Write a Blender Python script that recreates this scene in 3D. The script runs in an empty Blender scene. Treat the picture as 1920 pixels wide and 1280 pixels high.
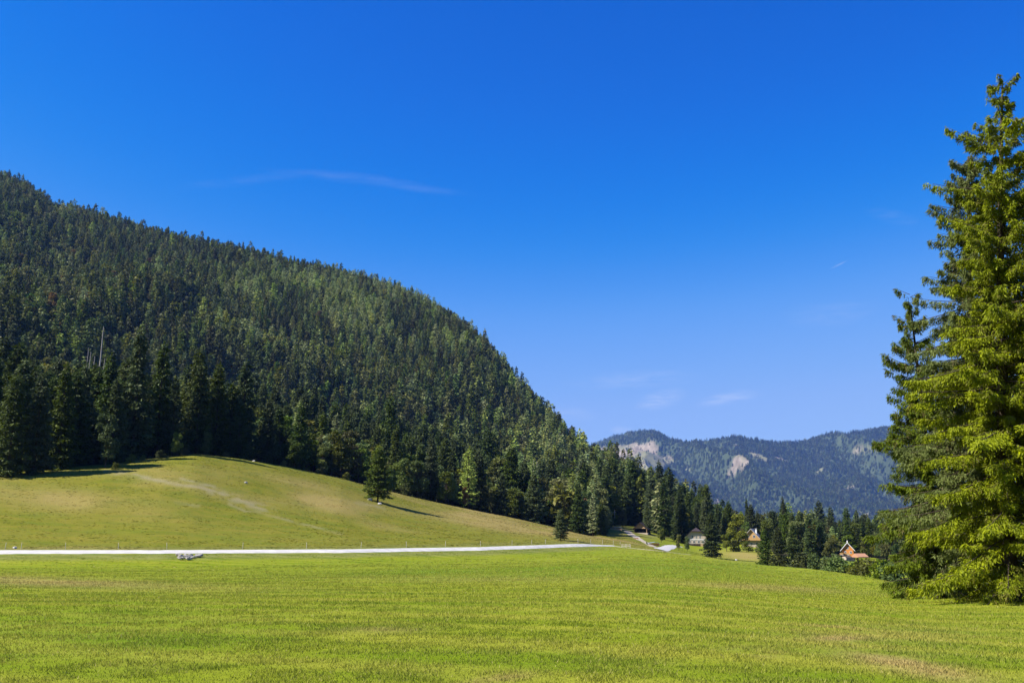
import bpy, math, numpy as np
from math import radians, sin, cos, tan, atan, atan2, sqrt, pi, hypot

# ------------------------------------------------------------------ scene, camera
S = bpy.context.scene
COL = S.collection
F = 1780.0                       # focal length in photo pixels (1920 wide)
HV = 990.0                       # photo row of the true horizon
P = atan((HV - 640.0) / F)
CZ = 1.7
SP, CP = sin(P), cos(P)

cam_d = bpy.data.cameras.new('camera'); cam = bpy.data.objects.new('camera', cam_d); COL.objects.link(cam)
cam_d.sensor_width = 36.0; cam_d.sensor_fit = 'HORIZONTAL'; cam_d.lens = F / 1920.0 * 36.0
cam_d.clip_start = 0.1; cam_d.clip_end = 30000.0
cam.location = (0, 0, CZ); cam.rotation_euler = (pi / 2 + P, 0, 0)
S.camera = cam

def ray(u, v):
    dx = (u - 960.0) / F; dy = (640.0 - v) / F
    d = CP - dy * SP
    return dx / d, (SP + dy * CP) / d
def pt(u, v, Y):
    a, s = ray(u, v)
    return a * Y, Y, CZ + s * Y
def proj(x, y, z):
    z = z - CZ
    fw = y * CP + z * SP; up = -y * SP + z * CP
    fw = np.where(np.abs(fw) < 1e-3, 1e-3, fw)
    return 960.0 + F * x / fw, 640.0 - F * up / fw, fw

# ------------------------------------------------------------------ noise
def hash2(ix, iy, seed):
    h = (ix * 374761393 + iy * 668265263 + seed * 1442695041) & 0xffffffff
    h = ((h ^ (h >> 13)) * 1274126177) & 0xffffffff
    return ((h ^ (h >> 16)) & 0xffff) / 65535.0
def vnoise(x, y, seed=0):
    x = np.asarray(x, float); y = np.asarray(y, float)
    ix = np.floor(x).astype(np.int64); iy = np.floor(y).astype(np.int64)
    fx = x - ix; fy = y - iy
    fx = fx * fx * (3 - 2 * fx); fy = fy * fy * (3 - 2 * fy)
    a = hash2(ix, iy, seed); b = hash2(ix + 1, iy, seed); c = hash2(ix, iy + 1, seed); d = hash2(ix + 1, iy + 1, seed)
    return (a * (1 - fx) + b * fx) * (1 - fy) + (c * (1 - fx) + d * fx) * fy
def fbm(x, y, sc, octv=4, seed=0):
    t = 0.0; amp = 0.5; n = 0.0
    x = np.asarray(x, float) / sc; y = np.asarray(y, float) / sc
    for i in range(octv):
        t = t + amp * vnoise(x, y, seed + i * 17); n += amp
        x = x * 2.03 + 11.3; y = y * 2.03 + 5.7; amp *= 0.5
    return t / n
def sstep(a, b, x):
    t = np.clip((x - a) / (b - a), 0, 1); return t * t * (3 - 2 * t)

# ------------------------------------------------------------------ object helpers
def mesh_obj(name, verts, faces, mat=None, parent=None, smooth=False):
    me = bpy.data.meshes.new(name)
    me.from_pydata([tuple(v) for v in verts], [], [tuple(f) for f in faces]); me.update()
    if mat: me.materials.append(mat)
    if smooth: me.polygons.foreach_set('use_smooth', [True] * len(me.polygons))
    o = bpy.data.objects.new(name, me); COL.objects.link(o)
    if parent: o.parent = parent
    return o
def np_mesh(name, V, Fc, mat=None, smooth=False, n=4):
    """V (N,3) float, Fc (M,n) int, fast path"""
    me = bpy.data.meshes.new(name)
    V = np.ascontiguousarray(V, np.float32); Fc = np.ascontiguousarray(Fc, np.int32)
    m = len(Fc)
    me.vertices.add(len(V)); me.vertices.foreach_set('co', V.ravel())
    me.loops.add(m * n); me.loops.foreach_set('vertex_index', Fc.ravel())
    me.polygons.add(m); me.polygons.foreach_set('loop_start', np.arange(0, m * n, n, dtype=np.int32))
    me.update(calc_edges=True); me.validate()
    if smooth: me.polygons.foreach_set('use_smooth', np.ones(m, bool))
    if mat: me.materials.append(mat)
    return me
def attr(me, name, vals, dom='POINT'):
    a = me.attributes.new(name, 'FLOAT', dom); a.data.foreach_set('value', np.ascontiguousarray(vals, np.float32))
def link(name, me, parent=None):
    o = bpy.data.objects.new(name, me); COL.objects.link(o)
    if parent: o.parent = parent
    return o
def empty(name, loc, rz=0.0):
    o = bpy.data.objects.new(name, None); COL.objects.link(o)
    o.location = loc; o.rotation_euler = (0, 0, rz); o.empty_display_size = 0.3
    return o
def tag(o, label=None, cat=None, group=None, kind=None):
    if label: o['label'] = label
    if cat: o['category'] = cat
    if group: o['group'] = group
    if kind: o['kind'] = kind
    return o

# ------------------------------------------------------------------ materials
def new_mat(name):
    m = bpy.data.materials.new(name); m.use_nodes = True
    nt = m.node_tree; nt.nodes.clear()
    out = nt.nodes.new('ShaderNodeOutputMaterial')
    return m, nt, out
class NB:
    """tiny node builder"""
    def __init__(s, nt): s.nt = nt
    def n(s, t, **k):
        nd = s.nt.nodes.new(t)
        for a, b in k.items(): setattr(nd, a, b)
        return nd
    def l(s, a, b): s.nt.links.new(a, b)
    def attr(s, name): return s.n('ShaderNodeAttribute', attribute_name=name).outputs['Fac']
    def noise(s, vec, scale, detail=4, rough=.55, dist=0):
        nd = s.n('ShaderNodeTexNoise'); nd.inputs['Scale'].default_value = scale
        nd.inputs['Detail'].default_value = detail; nd.inputs['Roughness'].default_value = rough
        nd.inputs['Distortion'].default_value = dist
        if vec is not None: s.l(vec, nd.inputs['Vector'])
        return nd.outputs['Fac']
    def pos(s): return s.n('ShaderNodeNewGeometry').outputs['Position']
    def scale(s, vec, xyz):
        nd = s.n('ShaderNodeVectorMath', operation='MULTIPLY'); s.l(vec, nd.inputs[0]); nd.inputs[1].default_value = xyz
        return nd.outputs[0]
    def math(s, op, a, b=None, clamp=False):
        nd = s.n('ShaderNodeMath', operation=op); nd.use_clamp = clamp
        for i, x in enumerate((a, b)):
            if x is None: continue
            if isinstance(x, (int, float)): nd.inputs[i].default_value = x
            else: s.l(x, nd.inputs[i])
        return nd.outputs[0]
    def rng(s, x, a, b, c=0.0, d=1.0):
        nd = s.n('ShaderNodeMapRange'); s.l(x, nd.inputs[0])
        for i, q in enumerate((a, b, c, d)): nd.inputs[i + 1].default_value = q
        return nd.outputs[0]
    def mix(s, f, a, b, mode='MIX'):
        nd = s.n('ShaderNodeMix', data_type='RGBA', blend_type=mode)
        for i, x in ((0, f), (6, a), (7, b)):
            if isinstance(x, (int, float)): nd.inputs[i].default_value = x
            elif isinstance(x, tuple): nd.inputs[i].default_value = (*x, 1)
            else: s.l(x, nd.inputs[i])
        return nd.outputs[2]
    def bsdf(s, col, rough=.8, spec=.2, bump=None, bstr=.3, bdist=.05):
        p = s.n('ShaderNodeBsdfPrincipled'); p.inputs['Roughness'].default_value = rough
        p.inputs['Specular IOR Level'].default_value = spec
        if isinstance(col, tuple): p.inputs['Base Color'].default_value = (*col, 1)
        else: s.l(col, p.inputs['Base Color'])
        if bump is not None:
            b = s.n('ShaderNodeBump'); b.inputs['Strength'].default_value = bstr; b.inputs['Distance'].default_value = bdist
            s.l(bump, b.inputs['Height']); s.l(b.outputs[0], p.inputs['Normal'])
        return p.outputs[0]

def foliage_mat(name, dark, light, hue=.03, val=.35, trans=.25, scale=.35, old=None):
    m, nt, out = new_mat(name); b = NB(nt)
    tc = b.n('ShaderNodeTexCoord').outputs['Object']
    oi = b.n('ShaderNodeObjectInfo')
    nz = b.noise(tc, scale, 3)
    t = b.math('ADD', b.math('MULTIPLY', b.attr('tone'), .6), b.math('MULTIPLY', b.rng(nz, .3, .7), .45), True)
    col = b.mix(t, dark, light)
    if old: col = b.mix(b.math('MULTIPLY', b.rng(b.attr('tone'), .0, .12, 1, 0), .7), col, old)
    hs = b.n('ShaderNodeHueSaturation'); b.l(col, hs.inputs['Color'])
    b.l(b.rng(oi.outputs['Random'], 0, 1, .5 - hue, .5 + hue * .6), hs.inputs['Hue'])
    r2 = b.math('FRACT', b.math('MULTIPLY', oi.outputs['Random'], 17.31))
    b.l(b.rng(r2, 0, 1, 1 - val, 1 + val), hs.inputs['Value'])
    r3 = b.math('FRACT', b.math('MULTIPLY', oi.outputs['Random'], 53.7))
    b.l(b.rng(r3, 0, 1, .75, 1.1), hs.inputs['Saturation'])
    sh = b.bsdf(hs.outputs[0], .6, .15)
    tr = b.n('ShaderNodeBsdfTranslucent'); b.l(hs.outputs[0], tr.inputs[0])
    mx = b.n('ShaderNodeMixShader'); mx.inputs[0].default_value = trans
    b.l(sh, mx.inputs[1]); b.l(tr.outputs[0], mx.inputs[2]); b.l(mx.outputs[0], out.inputs[0])
    return m
def solid_mat(name, col, col2=None, scale=4.0, rough=.8, spec=.2, stretch=(1, 1, 1), bstr=.3, bdist=.03):
    m, nt, out = new_mat(name); b = NB(nt)
    tc = b.n('ShaderNodeTexCoord').outputs['Object']
    nz = b.noise(b.scale(tc, stretch), scale, 5, .6)
    c = b.mix(b.rng(nz, .3, .7), col, col2 or tuple(x * .75 for x in col))
    b.l(b.bsdf(c, rough, spec, nz, bstr, bdist), out.inputs[0])
    return m

M = {}
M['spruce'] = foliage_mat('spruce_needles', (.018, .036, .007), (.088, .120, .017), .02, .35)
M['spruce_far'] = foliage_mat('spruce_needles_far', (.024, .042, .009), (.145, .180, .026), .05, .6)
M['larch'] = foliage_mat('larch_needles', (.10, .145, .030), (.33, .39, .09), .03, .3)
M['leaf'] = foliage_mat('broad_leaves', (.050, .085, .012), (.17, .195, .026), .05, .45)
M['leaf_autumn'] = foliage_mat('autumn_leaves', (.12, .085, .012), (.26, .15, .02), .03, .2)
M['leaf_orange'] = foliage_mat('orange_leaves', (.17, .06, .012), (.38, .13, .02), .01, .1)
M['hero1'] = foliage_mat('yellow_green_needles', (.055, .085, .005), (.36, .40, .008), .0, .0, .35, .9, old=(.16, .13, .03))
M['hero2'] = foliage_mat('green_needles', (.042, .070, .007), (.22, .27, .012), .0, .0, .35, .8, old=(.15, .11, .035))
M['hero3'] = foliage_mat('olive_needles', (.040, .066, .009), (.185, .235, .018), .0, .0, .35, .8, old=(.16, .12, .045))
M['bark'] = solid_mat('spruce_bark', (.085, .065, .048), (.04, .03, .023), 5, .9, .1, (1, 1, .25), .6, .05)
M['deadwood'] = solid_mat('bleached_deadwood', (.42, .38, .33), (.25, .22, .19), 5, .8, .1, (1, 1, .2))
M['gravel'] = solid_mat('white_limestone_gravel', (.52, .50, .47), (.36, .34, .31), .7, .9, .1, (1, 1, 1), .2, .02)
M['dirt'] = solid_mat('pale_dirt', (.42, .36, .27), (.30, .25, .17), 1.0, .9, .1)
M['rock'] = solid_mat('limestone_rock', (.55, .52, .48), (.30, .28, .25), 3.0, .9, .1, (1, 1, 1), .6, .06)
M['post'] = solid_mat('weathered_post_wood', (.55, .50, .40), (.36, .32, .25), 6, .8, .1, (1, 1, .2))
M['wood_tan'] = solid_mat('tan_boards', (.42, .29, .17), (.30, .20, .11), 4, .7, .2, (1, 1, .15))
M['wood_orange'] = solid_mat('orange_boards', (.62, .27, .07), (.48, .18, .04), 4, .6, .2, (1, 1, .15))
M['wood_honey'] = solid_mat('honey_boards', (.50, .31, .12), (.38, .22, .08), 4, .6, .2, (1, 1, .15))
M['wood_dark'] = solid_mat('dark_stained_wood', (.045, .032, .024), (.025, .018, .014), 4, .7, .2, (1, 1, .2))
M['roof_dark'] = solid_mat('dark_brown_roof', (.050, .036, .038), (.033, .025, .027), 3, .8, .2, (1, 3, 1))
M['roof_pale'] = solid_mat('pale_weathered_shingles', (.48, .44, .40), (.34, .30, .27), 3, .8, .2, (1, 3, 1))
M['roof_terra'] = solid_mat('terracotta_tiles', (.46, .25, .15), (.36, .18, .10), 3, .8, .2, (1, 3, 1))
M['plaster'] = solid_mat('cream_plaster', (.46, .38, .30), (.38, .31, .24), 2, .9, .1)
M['white'] = solid_mat('white_paint', (.80, .79, .76), (.70, .69, .66), 3, .6, .3)
M['glass'] = solid_mat('dark_window_glass', (.02, .023, .028), (.03, .035, .04), 2, .1, .6, (1, 1, 1), .0)
M['tarp'] = solid_mat('pale_blue_sheet', (.34, .42, .52), (.24, .31, .42), 3, .5, .3)
M['orange'] = solid_mat('orange_paint', (.62, .18, .03), (.5, .14, .02), 3, .5, .3)

# ------------------------------------------------------------------ terrain: feature lines traced as (photo column, row, distance)
def line(pts):
    A = np.array([pt(*p) for p in pts]); th = np.arctan2(A[:, 0], A[:, 1]); r = np.hypot(A[:, 0], A[:, 1])
    o = np.argsort(th); return th[o], r[o], A[o, 2]
L3 = [(-500, 1062, 112), (0, 1062, 115), (345, 1064, 115), (700, 1056, 126), (1000, 1045, 160), (1150, 1033, 196), (1270, 1042, 165),
      (1420, 1066, 125), (1500, 1073, 115), (1600, 1088, 90), (1700, 1108, 62), (1800, 1117, 48), (1920, 1128, 39), (2400, 1140, 36)]
L4 = [(-500, 1040, 128), (0, 1039, 130), (300, 1038, 132), (640, 1036.5, 142), (900, 1032, 167), (1000, 1028.5, 183), (1084, 1025, 200), (1150, 1025, 216),
      (1200, 1029, 215), (1270, 1037, 190), (1420, 1058, 150), (1500, 1064, 138), (1600, 1077, 108), (1700, 1098, 76), (1800, 1112, 60), (1920, 1120, 50), (2400, 1130, 46)]
L5 = [(-500, 1031, 132.5), (0, 1030.5, 134.6), (300, 1030.5, 136.6), (640, 1029, 146.8), (900, 1024.7, 172), (1000, 1021.5, 188), (1084, 1018.6, 205), (1150, 1021, 222),
      (1200, 1028, 226), (1270, 1038.5, 202), (1420, 1061, 162), (1500, 1068, 150), (1600, 1083, 120), (1700, 1106, 88), (1800, 1122, 72), (1920, 1130, 62), (2400, 1140, 58)]
L6 = [(-500, 1024, 140), (0, 1024, 142), (300, 1024, 144), (640, 1021, 156), (900, 1016, 182), (1084, 1012, 216), (1150, 1017, 236),
      (1200, 1024, 250), (1270, 1040, 250), (1335, 1050, 280), (1420, 1070, 250), (1500, 1082, 240), (1600, 1096, 230), (1700, 1120, 190), (1800, 1140, 170), (2400, 1150, 160)]
L7 = [(-500, 905, 190), (0, 892, 192), (60, 888, 196), (200, 877, 205), (280, 862, 218), (370, 851, 232), (450, 859, 242), (540, 875, 252), (640, 896, 266), (730, 921, 280), (830, 944, 298),
      (950, 968, 316), (1030, 984, 330), (1100, 999, 336), (1150, 1005, 350), (1200, 1000, 395), (1240, 1010, 385), (1300, 1025, 375), (1420, 1033, 360), (1500, 1042, 350), (1600, 1052, 350), (1700, 1060, 330), (2400, 1060, 330)]
L8 = [(-500, 860, 232), (0, 856, 232), (200, 858, 240), (280, 853, 250), (370, 853, 266), (450, 861, 274), (540, 877, 284), (640, 898, 298), (730, 922, 312), (830, 945, 330),
      (950, 968, 350), (1030, 983, 366), (1100, 994, 376), (1150, 992, 400), (1200, 990, 440), (1300, 1012, 430), (1420, 1022, 430), (1600, 1038, 430), (2400, 1040, 430)]
L9 = [(-500, 610, 560), (0, 690, 560), (200, 725, 560), (400, 770, 580), (640, 825, 620), (900, 895, 640), (1050, 940, 650), (1150, 962, 630), (1250, 985, 620), (1350, 1002, 620), (1500, 1016, 640), (2400, 1020, 640)]
LR = [(-500, 190, 1760), (-300, 240, 1750), (-100, 310, 1720), (0, 343, 1700), (60, 368, 1690), (100, 402, 1680), (160, 412, 1660), (250, 442, 1640), (330, 462, 1620), (420, 478, 1600), (550, 508, 1560),
      (620, 522, 1530), (720, 548, 1500), (780, 574, 1460), (850, 608, 1400), (900, 645, 1340), (940, 692, 1280), (960, 722, 1250), (1000, 766, 1200), (1050, 812, 1120),
      (1080, 848, 1080), (1100, 858, 1040), (1150, 876, 960), (1180, 896, 920), (1200, 914, 880), (1240, 942, 820), (1300, 968, 780), (1350, 988, 740), (1420, 1002, 760), (1500, 1008, 800), (2400, 1012, 800)]
lines = [line(l) for l in (L3, L4, L5, L6, L7, L8, L9, LR)]
TH = np.unique(np.concatenate([np.linspace(-pi, -.62, 40), np.linspace(-.62, .62, 800), np.linspace(.62, pi, 40)]))
RR = np.unique(np.concatenate([[0.5], np.geomspace(1.2, 105, 190), np.arange(105, 260, .75), np.arange(260, 460, 2.0), np.geomspace(460, 1900, 170), np.geomspace(1900, 11500, 16)]))
K = []
tz = np.ones_like(TH)
K.append((0.0 * tz, 0.0 * tz)); K.append((8.0 * tz, 0.0 * tz))
K.append((28 + 0 * TH, -.40 - .35 * sstep(.1, .45, TH)))
for th, r, z in lines:
    K.append((np.interp(TH, th, r), np.interp(TH, th, z)))
ker = np.exp(-np.linspace(-2, 2, 13) ** 2); ker /= ker.sum()
def smooth(a): return np.convolve(np.pad(a, 6, mode='edge'), ker, 'valid')
K = [(smooth(r), smooth(z)) for r, z in K]
r10, z10 = K[-1]
K.append((r10 + 260, z10 - 25 - .25 * np.maximum(z10, 0)))
K.append((0 * tz + 2700, np.minimum(z10 * .3, 60) - 10))
K.append((0 * tz + 11600, 0 * tz - 20))
KR = np.array([k[0] for k in K]); KZ = np.array([k[1] for k in K])
def pchip(xk, yk, x):
    h = np.diff(xk); d = np.diff(yk) / h
    m = np.zeros_like(yk)
    for i in range(1, len(yk) - 1):
        if d[i - 1] * d[i] > 0:
            w1 = 2 * h[i] + h[i - 1]; w2 = h[i] + 2 * h[i - 1]
            m[i] = (w1 + w2) / (w1 / d[i - 1] + w2 / d[i])
    m[0] = d[0]; m[-1] = d[-1]
    k = np.clip(np.searchsorted(xk, x) - 1, 0, len(h) - 1)
    t = (x - xk[k]) / h[k]
    return ((2 * t**3 - 3 * t**2 + 1) * yk[k] + (t**3 - 2 * t**2 + t) * h[k] * m[k] + (-2 * t**3 + 3 * t**2) * yk[k + 1] + (t**3 - t**2) * h[k] * m[k + 1])
Z = np.array([pchip(KR[:, j], KZ[:, j], RR) for j in range(len(TH))])        # (theta, r)
GX = np.sin(TH)[:, None] * RR[None]; GY = np.cos(TH)[:, None] * RR[None]
rl = np.array([np.interp(TH, l[0], l[1]) for l in lines])                     # distances of the traced lines per bearing
R3, R4, R5, R6, R7, R8, R9, R10 = [rl[i][:, None] for i in range(8)]
# relief
Z += sstep(6, 30, RR)[None] * (1 - sstep(.75, .95, RR[None] / R4)) * ((fbm(GX, GY, 24, 3, 3) - .5) * .55 + (fbm(GX, GY, 5, 2, 8) - .5) * .06)
hillm = sstep(1.03, 1.12, RR[None] / R5) * (1 - sstep(.93, 1.0, RR[None] / R7))
Z += hillm * ((fbm(GX, GY, 22, 4, 5) - .5) * 1.1)
mt = sstep(1.1, 1.6, RR[None] / R8) * (1 - sstep(.45, .82, RR[None] / R10))
Z += mt * ((fbm(GX * 1.0, GY * .6, 170, 4, 9) - .5) * 120 * np.clip(Z / 120, 0.05, 1))
Z += sstep(.9, 1.0, RR[None] / R10) * (fbm(GX, GY, 40, 3, 12) - .5) * 8 * np.clip(Z / 100, 0, 1)
# the pasture's crest line sits where it was traced
w7 = sstep(.30, 1.0, (RR[None] - R5) / (R7 - R5)) * (1 - sstep(1.15, 1.9, RR[None] / R8))
for _ in range(3):
    sm = np.where((RR[None] > R6) & (RR[None] < R7 * 1.12), (Z - CZ) / RR[None], -9).max(1)
    thc = TH[:, None]; inside = sstep(-.325, -.31, thc) * (1 - sstep(.07, .09, thc))
    dz = ((K[7][1] - CZ) / K[7][0] - sm)[:, None] * RR[None] * w7 * inside
    Z += dz
# keep the traced skyline: scale each bearing so its highest sight line matches the traced ridge
far_ = (RR[None] > R8) & (RR[None] < R10 * 1.1)
smax = np.where(far_, (Z - CZ) / RR[None], -1).max(1); starg = (z10 - CZ) / r10
kf = np.where(starg > .004, np.clip(starg / np.maximum(smax, 1e-3), .5, 1.3), 1.0)[:, None]
Z = CZ + (Z - CZ) * (1 + (kf - 1) * sstep(1.3, 2.6, RR[None] / R8) * np.where(Z > 3, 1, 0))
def ground_z(x, y):
    x = np.atleast_1d(np.asarray(x, float)); y = np.atleast_1d(np.asarray(y, float))
    th = np.arctan2(x, y); r = np.clip(np.hypot(x, y), RR[0], RR[-1] - 1)
    i = np.clip(np.searchsorted(TH, th) - 1, 0, len(TH) - 2); j = np.clip(np.searchsorted(RR, r) - 1, 0, len(RR) - 2)
    a = (th - TH[i]) / (TH[i + 1] - TH[i]); b = (r - RR[j]) / (RR[j + 1] - RR[j])
    return (Z[i, j] * (1 - a) + Z[i + 1, j] * a) * (1 - b) + (Z[i, j + 1] * (1 - a) + Z[i + 1, j + 1] * a) * b
def gz(x, y): return float(ground_z(x, y)[0])

# masks over the ground, given in photo columns/rows but laid on the land itself
PU, PV, PF = proj(GX, GY, Z)
vis = PF > 1
def blob(u, v, su, sv, rot=0.0):
    c, s = cos(radians(rot)), sin(radians(rot)); du = PU - u; dv = PV - v
    a = du * c + dv * s; b = -du * s + dv * c
    return np.where(vis, np.exp(-(a / su) ** 2 - (b / sv) ** 2), 0)
def streak(pts, w):
    d = np.full(PU.shape, 1e9)
    for (u0, v0), (u1, v1) in zip(pts[:-1], pts[1:]):
        t = np.clip(((PU - u0) * (u1 - u0) + (PV - v0) * (v1 - v0)) / ((u1 - u0) ** 2 + (v1 - v0) ** 2), 0, 1)
        d = np.minimum(d, np.hypot((PU - u0 - t * (u1 - u0)) * .6, PV - v0 - t * (v1 - v0)))
    return np.where(vis, np.exp(-(d / w) ** 2), 0)
hill = sstep(.995, 1.01, RR[None] / R5) * (1 - sstep(1140, 1290, PU)) * vis
n1 = fbm(GX, GY, 9, 4, 21); n2 = fbm(GX, GY, 2.2, 3, 31); n3 = fbm(GX, GY, 34, 3, 41)
dry = hill * (.16 + .65 * sstep(.5, .75, n3)) + .6 * blob(110, 935, 160, 22, 6) + .8 * blob(940, 985, 210, 10, 9) + .5 * blob(620, 945, 90, 14, 5) + .5 * blob(560, 905, 90, 10, 12)
dry += .75 * blob(30, 1088, 330, 9, 2) + .25 * blob(900, 1085, 260, 6, 0) + .55 * blob(1420, 1100, 160, 6, 3)
dry += 1.2 * blob(1500, 1178, 90, 7) * sstep(.4, .6, n2) + 1.0 * blob(1570, 1196, 60, 5) + .9 * blob(1700, 1235, 130, 14, 6) * sstep(.35, .6, n2) + .9 * blob(1400, 1225, 60, 12) * sstep(.45, .6, n2)
dry += .8 * blob(1020, 1255, 160, 8, -10) * sstep(.4, .6, n2) + .6 * blob(720, 1180, 80, 6) + .6 * blob(100, 1250, 160, 14) * sstep(.4, .6, n2) + .6 * blob(1290, 1245, 60, 10) * sstep(.4, .6, n2) + .8 * blob(1740, 1255, 120, 16, 10)
dry += 1.0 * blob(1400, 1042, 60, 9, 5) + .35 * blob(1640, 1190, 200, 18)
dry = np.clip(dry * (.5 + n1), 0, 1)
lush = np.clip((blob(1000, 1075, 420, 14) + blob(820, 955, 260, 10, 14) * 1.0 + blob(1180, 1012, 60, 12) + blob(200, 1180, 300, 60) * .7 + blob(130, 1096, 160, 5) * 1.2 + blob(1250, 1060, 200, 10)), 0, 1)
rough = np.clip(sstep(.93, .97, RR[None] / R4) * (1 - sstep(.996, 1.0, RR[None] / R4)) * (1 - sstep(1090, 1200, PU)) * vis
                + sstep(1.0, 1.003, RR[None] / R5) * (1 - sstep(1.03, 1.06, RR[None] / R5)) * (1 - sstep(1090, 1150, PU)) * .6 * vis, 0, 1)
bare = np.clip(streak([(200, 884), (250, 890), (320, 905), (385, 915)], 4) + .9 * streak([(385, 915), (440, 935), (500, 955)], 7) * sstep(.4, .6, n2) + .7 * streak([(330, 940), (370, 947)], 3) + .6 * streak([(430, 945), (460, 958), (500, 964), (560, 980), (640, 1000)], 2.5)
               + .8 * streak([(340, 897), (400, 912)], 2.5) + blob(1165, 992, 22, 6, 10) + .8 * blob(1215, 1003, 16, 4, 12) + .6 * streak([(670, 942), (720, 952)], 3), 0, 1) * (.35 + .9 * sstep(.35, .6, n2))
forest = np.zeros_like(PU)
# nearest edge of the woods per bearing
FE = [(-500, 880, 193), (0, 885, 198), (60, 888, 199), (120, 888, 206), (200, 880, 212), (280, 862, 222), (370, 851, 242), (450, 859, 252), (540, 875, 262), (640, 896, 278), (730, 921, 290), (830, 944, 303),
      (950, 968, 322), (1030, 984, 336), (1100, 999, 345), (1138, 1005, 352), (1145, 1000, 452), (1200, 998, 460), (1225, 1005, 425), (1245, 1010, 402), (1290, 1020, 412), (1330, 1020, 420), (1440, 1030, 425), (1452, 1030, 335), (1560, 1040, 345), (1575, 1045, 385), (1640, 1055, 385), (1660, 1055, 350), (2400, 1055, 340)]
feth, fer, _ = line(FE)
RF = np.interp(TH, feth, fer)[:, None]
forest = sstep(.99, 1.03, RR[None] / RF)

idx = np.arange(len(TH) * len(RR)).reshape(len(TH), len(RR))
q = np.stack([idx[:-1, :-1], idx[:-1, 1:], idx[1:, 1:], idx[1:, :-1]], -1).reshape(-1, 4)[:, ::-1]
V = np.stack([GX, GY, Z], -1).reshape(-1, 3)
m, nt, out = new_mat('meadow_ground'); b = NB(nt); pos = b.pos()
fine = b.noise(b.scale(pos, (1, 1, 1)), 7.0, 6, .7)
mid = b.noise(b.scale(pos, (.55, 1, 1)), .42, 5, .6, .4)
big = b.noise(b.scale(pos, (.5, 1.2, 1)), .055, 4, .55, .6)
wv = b.n('ShaderNodeTexWave'); wv.wave_type = 'BANDS'; wv.bands_direction = 'DIAGONAL'; b.l(b.scale(pos, (.5, 1.3, 0)), wv.inputs['Vector'])
wv.inputs['Scale'].default_value = .14; wv.inputs['Distortion'].default_value = 9; wv.inputs['Detail'].default_value = 2; wv.inputs['Detail Scale'].default_value = .35
swath = b.rng(wv.outputs['Fac'], .45, .95)
g = b.mix(b.rng(big, .35, .68), (.10, .16, .006), (.165, .205, .010))
g = b.mix(b.math('MULTIPLY', b.rng(mid, .40, .72), .60), g, (.24, .24, .022))
g = b.mix(b.math('MULTIPLY', swath, .40), g, (.27, .26, .035))
g = b.mix(b.math('MULTIPLY', b.attr('lush'), .5), g, (.085, .165, .012))
hillc = b.mix(b.rng(mid, .35, .7), (.092, .118, .006), (.140, .148, .010))
m2 = b.noise(b.scale(pos, (.45, 1, 1)), .9, 5, .7, .3); m3 = b.noise(b.scale(pos, (.25, 1.0, 2.5)), .30, 4, .65, .8)
hillc = b.mix(b.math('MULTIPLY', b.rng(m3, .42, .68), .5), hillc, (.19, .155, .022))
hillc = b.mix(b.math('MULTIPLY', b.rng(m3, .50, .34), .55), hillc, (.085, .125, .010))
hillc = b.mix(b.math('MULTIPLY', b.rng(m2, .52, .75), .5), hillc, (.21, .18, .035))
hillc = b.mix(b.math('MULTIPLY', b.rng(m2, .45, .28), .6), hillc, (.060, .082, .010))
g = b.mix(b.math('MULTIPLY', b.rng(m2, .44, .28), .4), g, (.07, .13, .01))
g = b.mix(b.math('MULTIPLY', b.rng(m3, .52, .72), .35), g, (.27, .26, .045))
g = b.mix(b.attr('hill'), g, hillc)
g = b.mix(b.math('MULTIPLY', b.attr('dry'), .8), g, b.mix(b.rng(fine, .3, .7), (.235, .175, .055), (.30, .235, .09)))
g = b.mix(b.math('MULTIPLY', b.attr('rough'), .6), g, b.mix(b.rng(mid, .35, .6), (.075, .085, .028), (.17, .17, .07)))
g = b.mix(b.math('MULTIPLY', b.attr('bare'), .32), g, b.mix(b.rng(fine, .3, .7), (.20, .17, .12), (.36, .32, .26)))
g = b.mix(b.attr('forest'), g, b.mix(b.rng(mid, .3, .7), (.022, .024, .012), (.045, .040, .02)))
g = b.mix(1.0, g, b.mix(b.rng(fine, .25, .75), (.72, .72, .72), (1.22, 1.2, 1.15)), 'MULTIPLY')
b.l(b.bsdf(g, .95, .02, fine, .5, .06), out.inputs[0])
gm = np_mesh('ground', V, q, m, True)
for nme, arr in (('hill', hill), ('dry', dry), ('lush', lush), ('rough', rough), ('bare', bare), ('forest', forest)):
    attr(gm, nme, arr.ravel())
ground = link('ground', gm); tag(ground, kind='structure')

# ------------------------------------------------------------------ road and tracks (sheets lying on the land)
def ribbon(name, inner, outer, mat, lift=.05, nr=5):
    """inner/outer: arrays (N,2) of world xy"""
    N = len(inner); V = []; 
    for k in range(nr):
        t = k / (nr - 1); p = inner * (1 - t) + outer * t
        z = ground_z(p[:, 0], p[:, 1]) + lift * (1 if 0 < k < nr - 1 else .25)
        V.append(np.column_stack([p, z]))
    V = np.concatenate(V); id_ = np.arange(nr * N).reshape(nr, N)
    q = np.stack([id_[:-1, :-1], id_[:-1, 1:], id_[1:, 1:], id_[1:, :-1]], -1).reshape(-1, 4)
    o = link(name, np_mesh(name, V, q, mat, True)); tag(o, kind='structure'); return o
th = np.linspace(-.60, atan2(*pt(1152, 1023, 218)[:2]), 700)
ra = np.interp(th, TH, R4[:, 0]); rb = np.interp(th, TH, R5[:, 0])
w = 1 - .55 * sstep(th[-1] - .035, th[-1], th)
wob = (fbm(th * 300, th * 0, 3, 3, 77) - .5) * .7
mid_ = (ra + rb) / 2; ra2 = mid_ + (ra - mid_) * w * .85 + wob; rb2 = mid_ + (rb - mid_) * w * .85 + wob * .4
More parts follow.
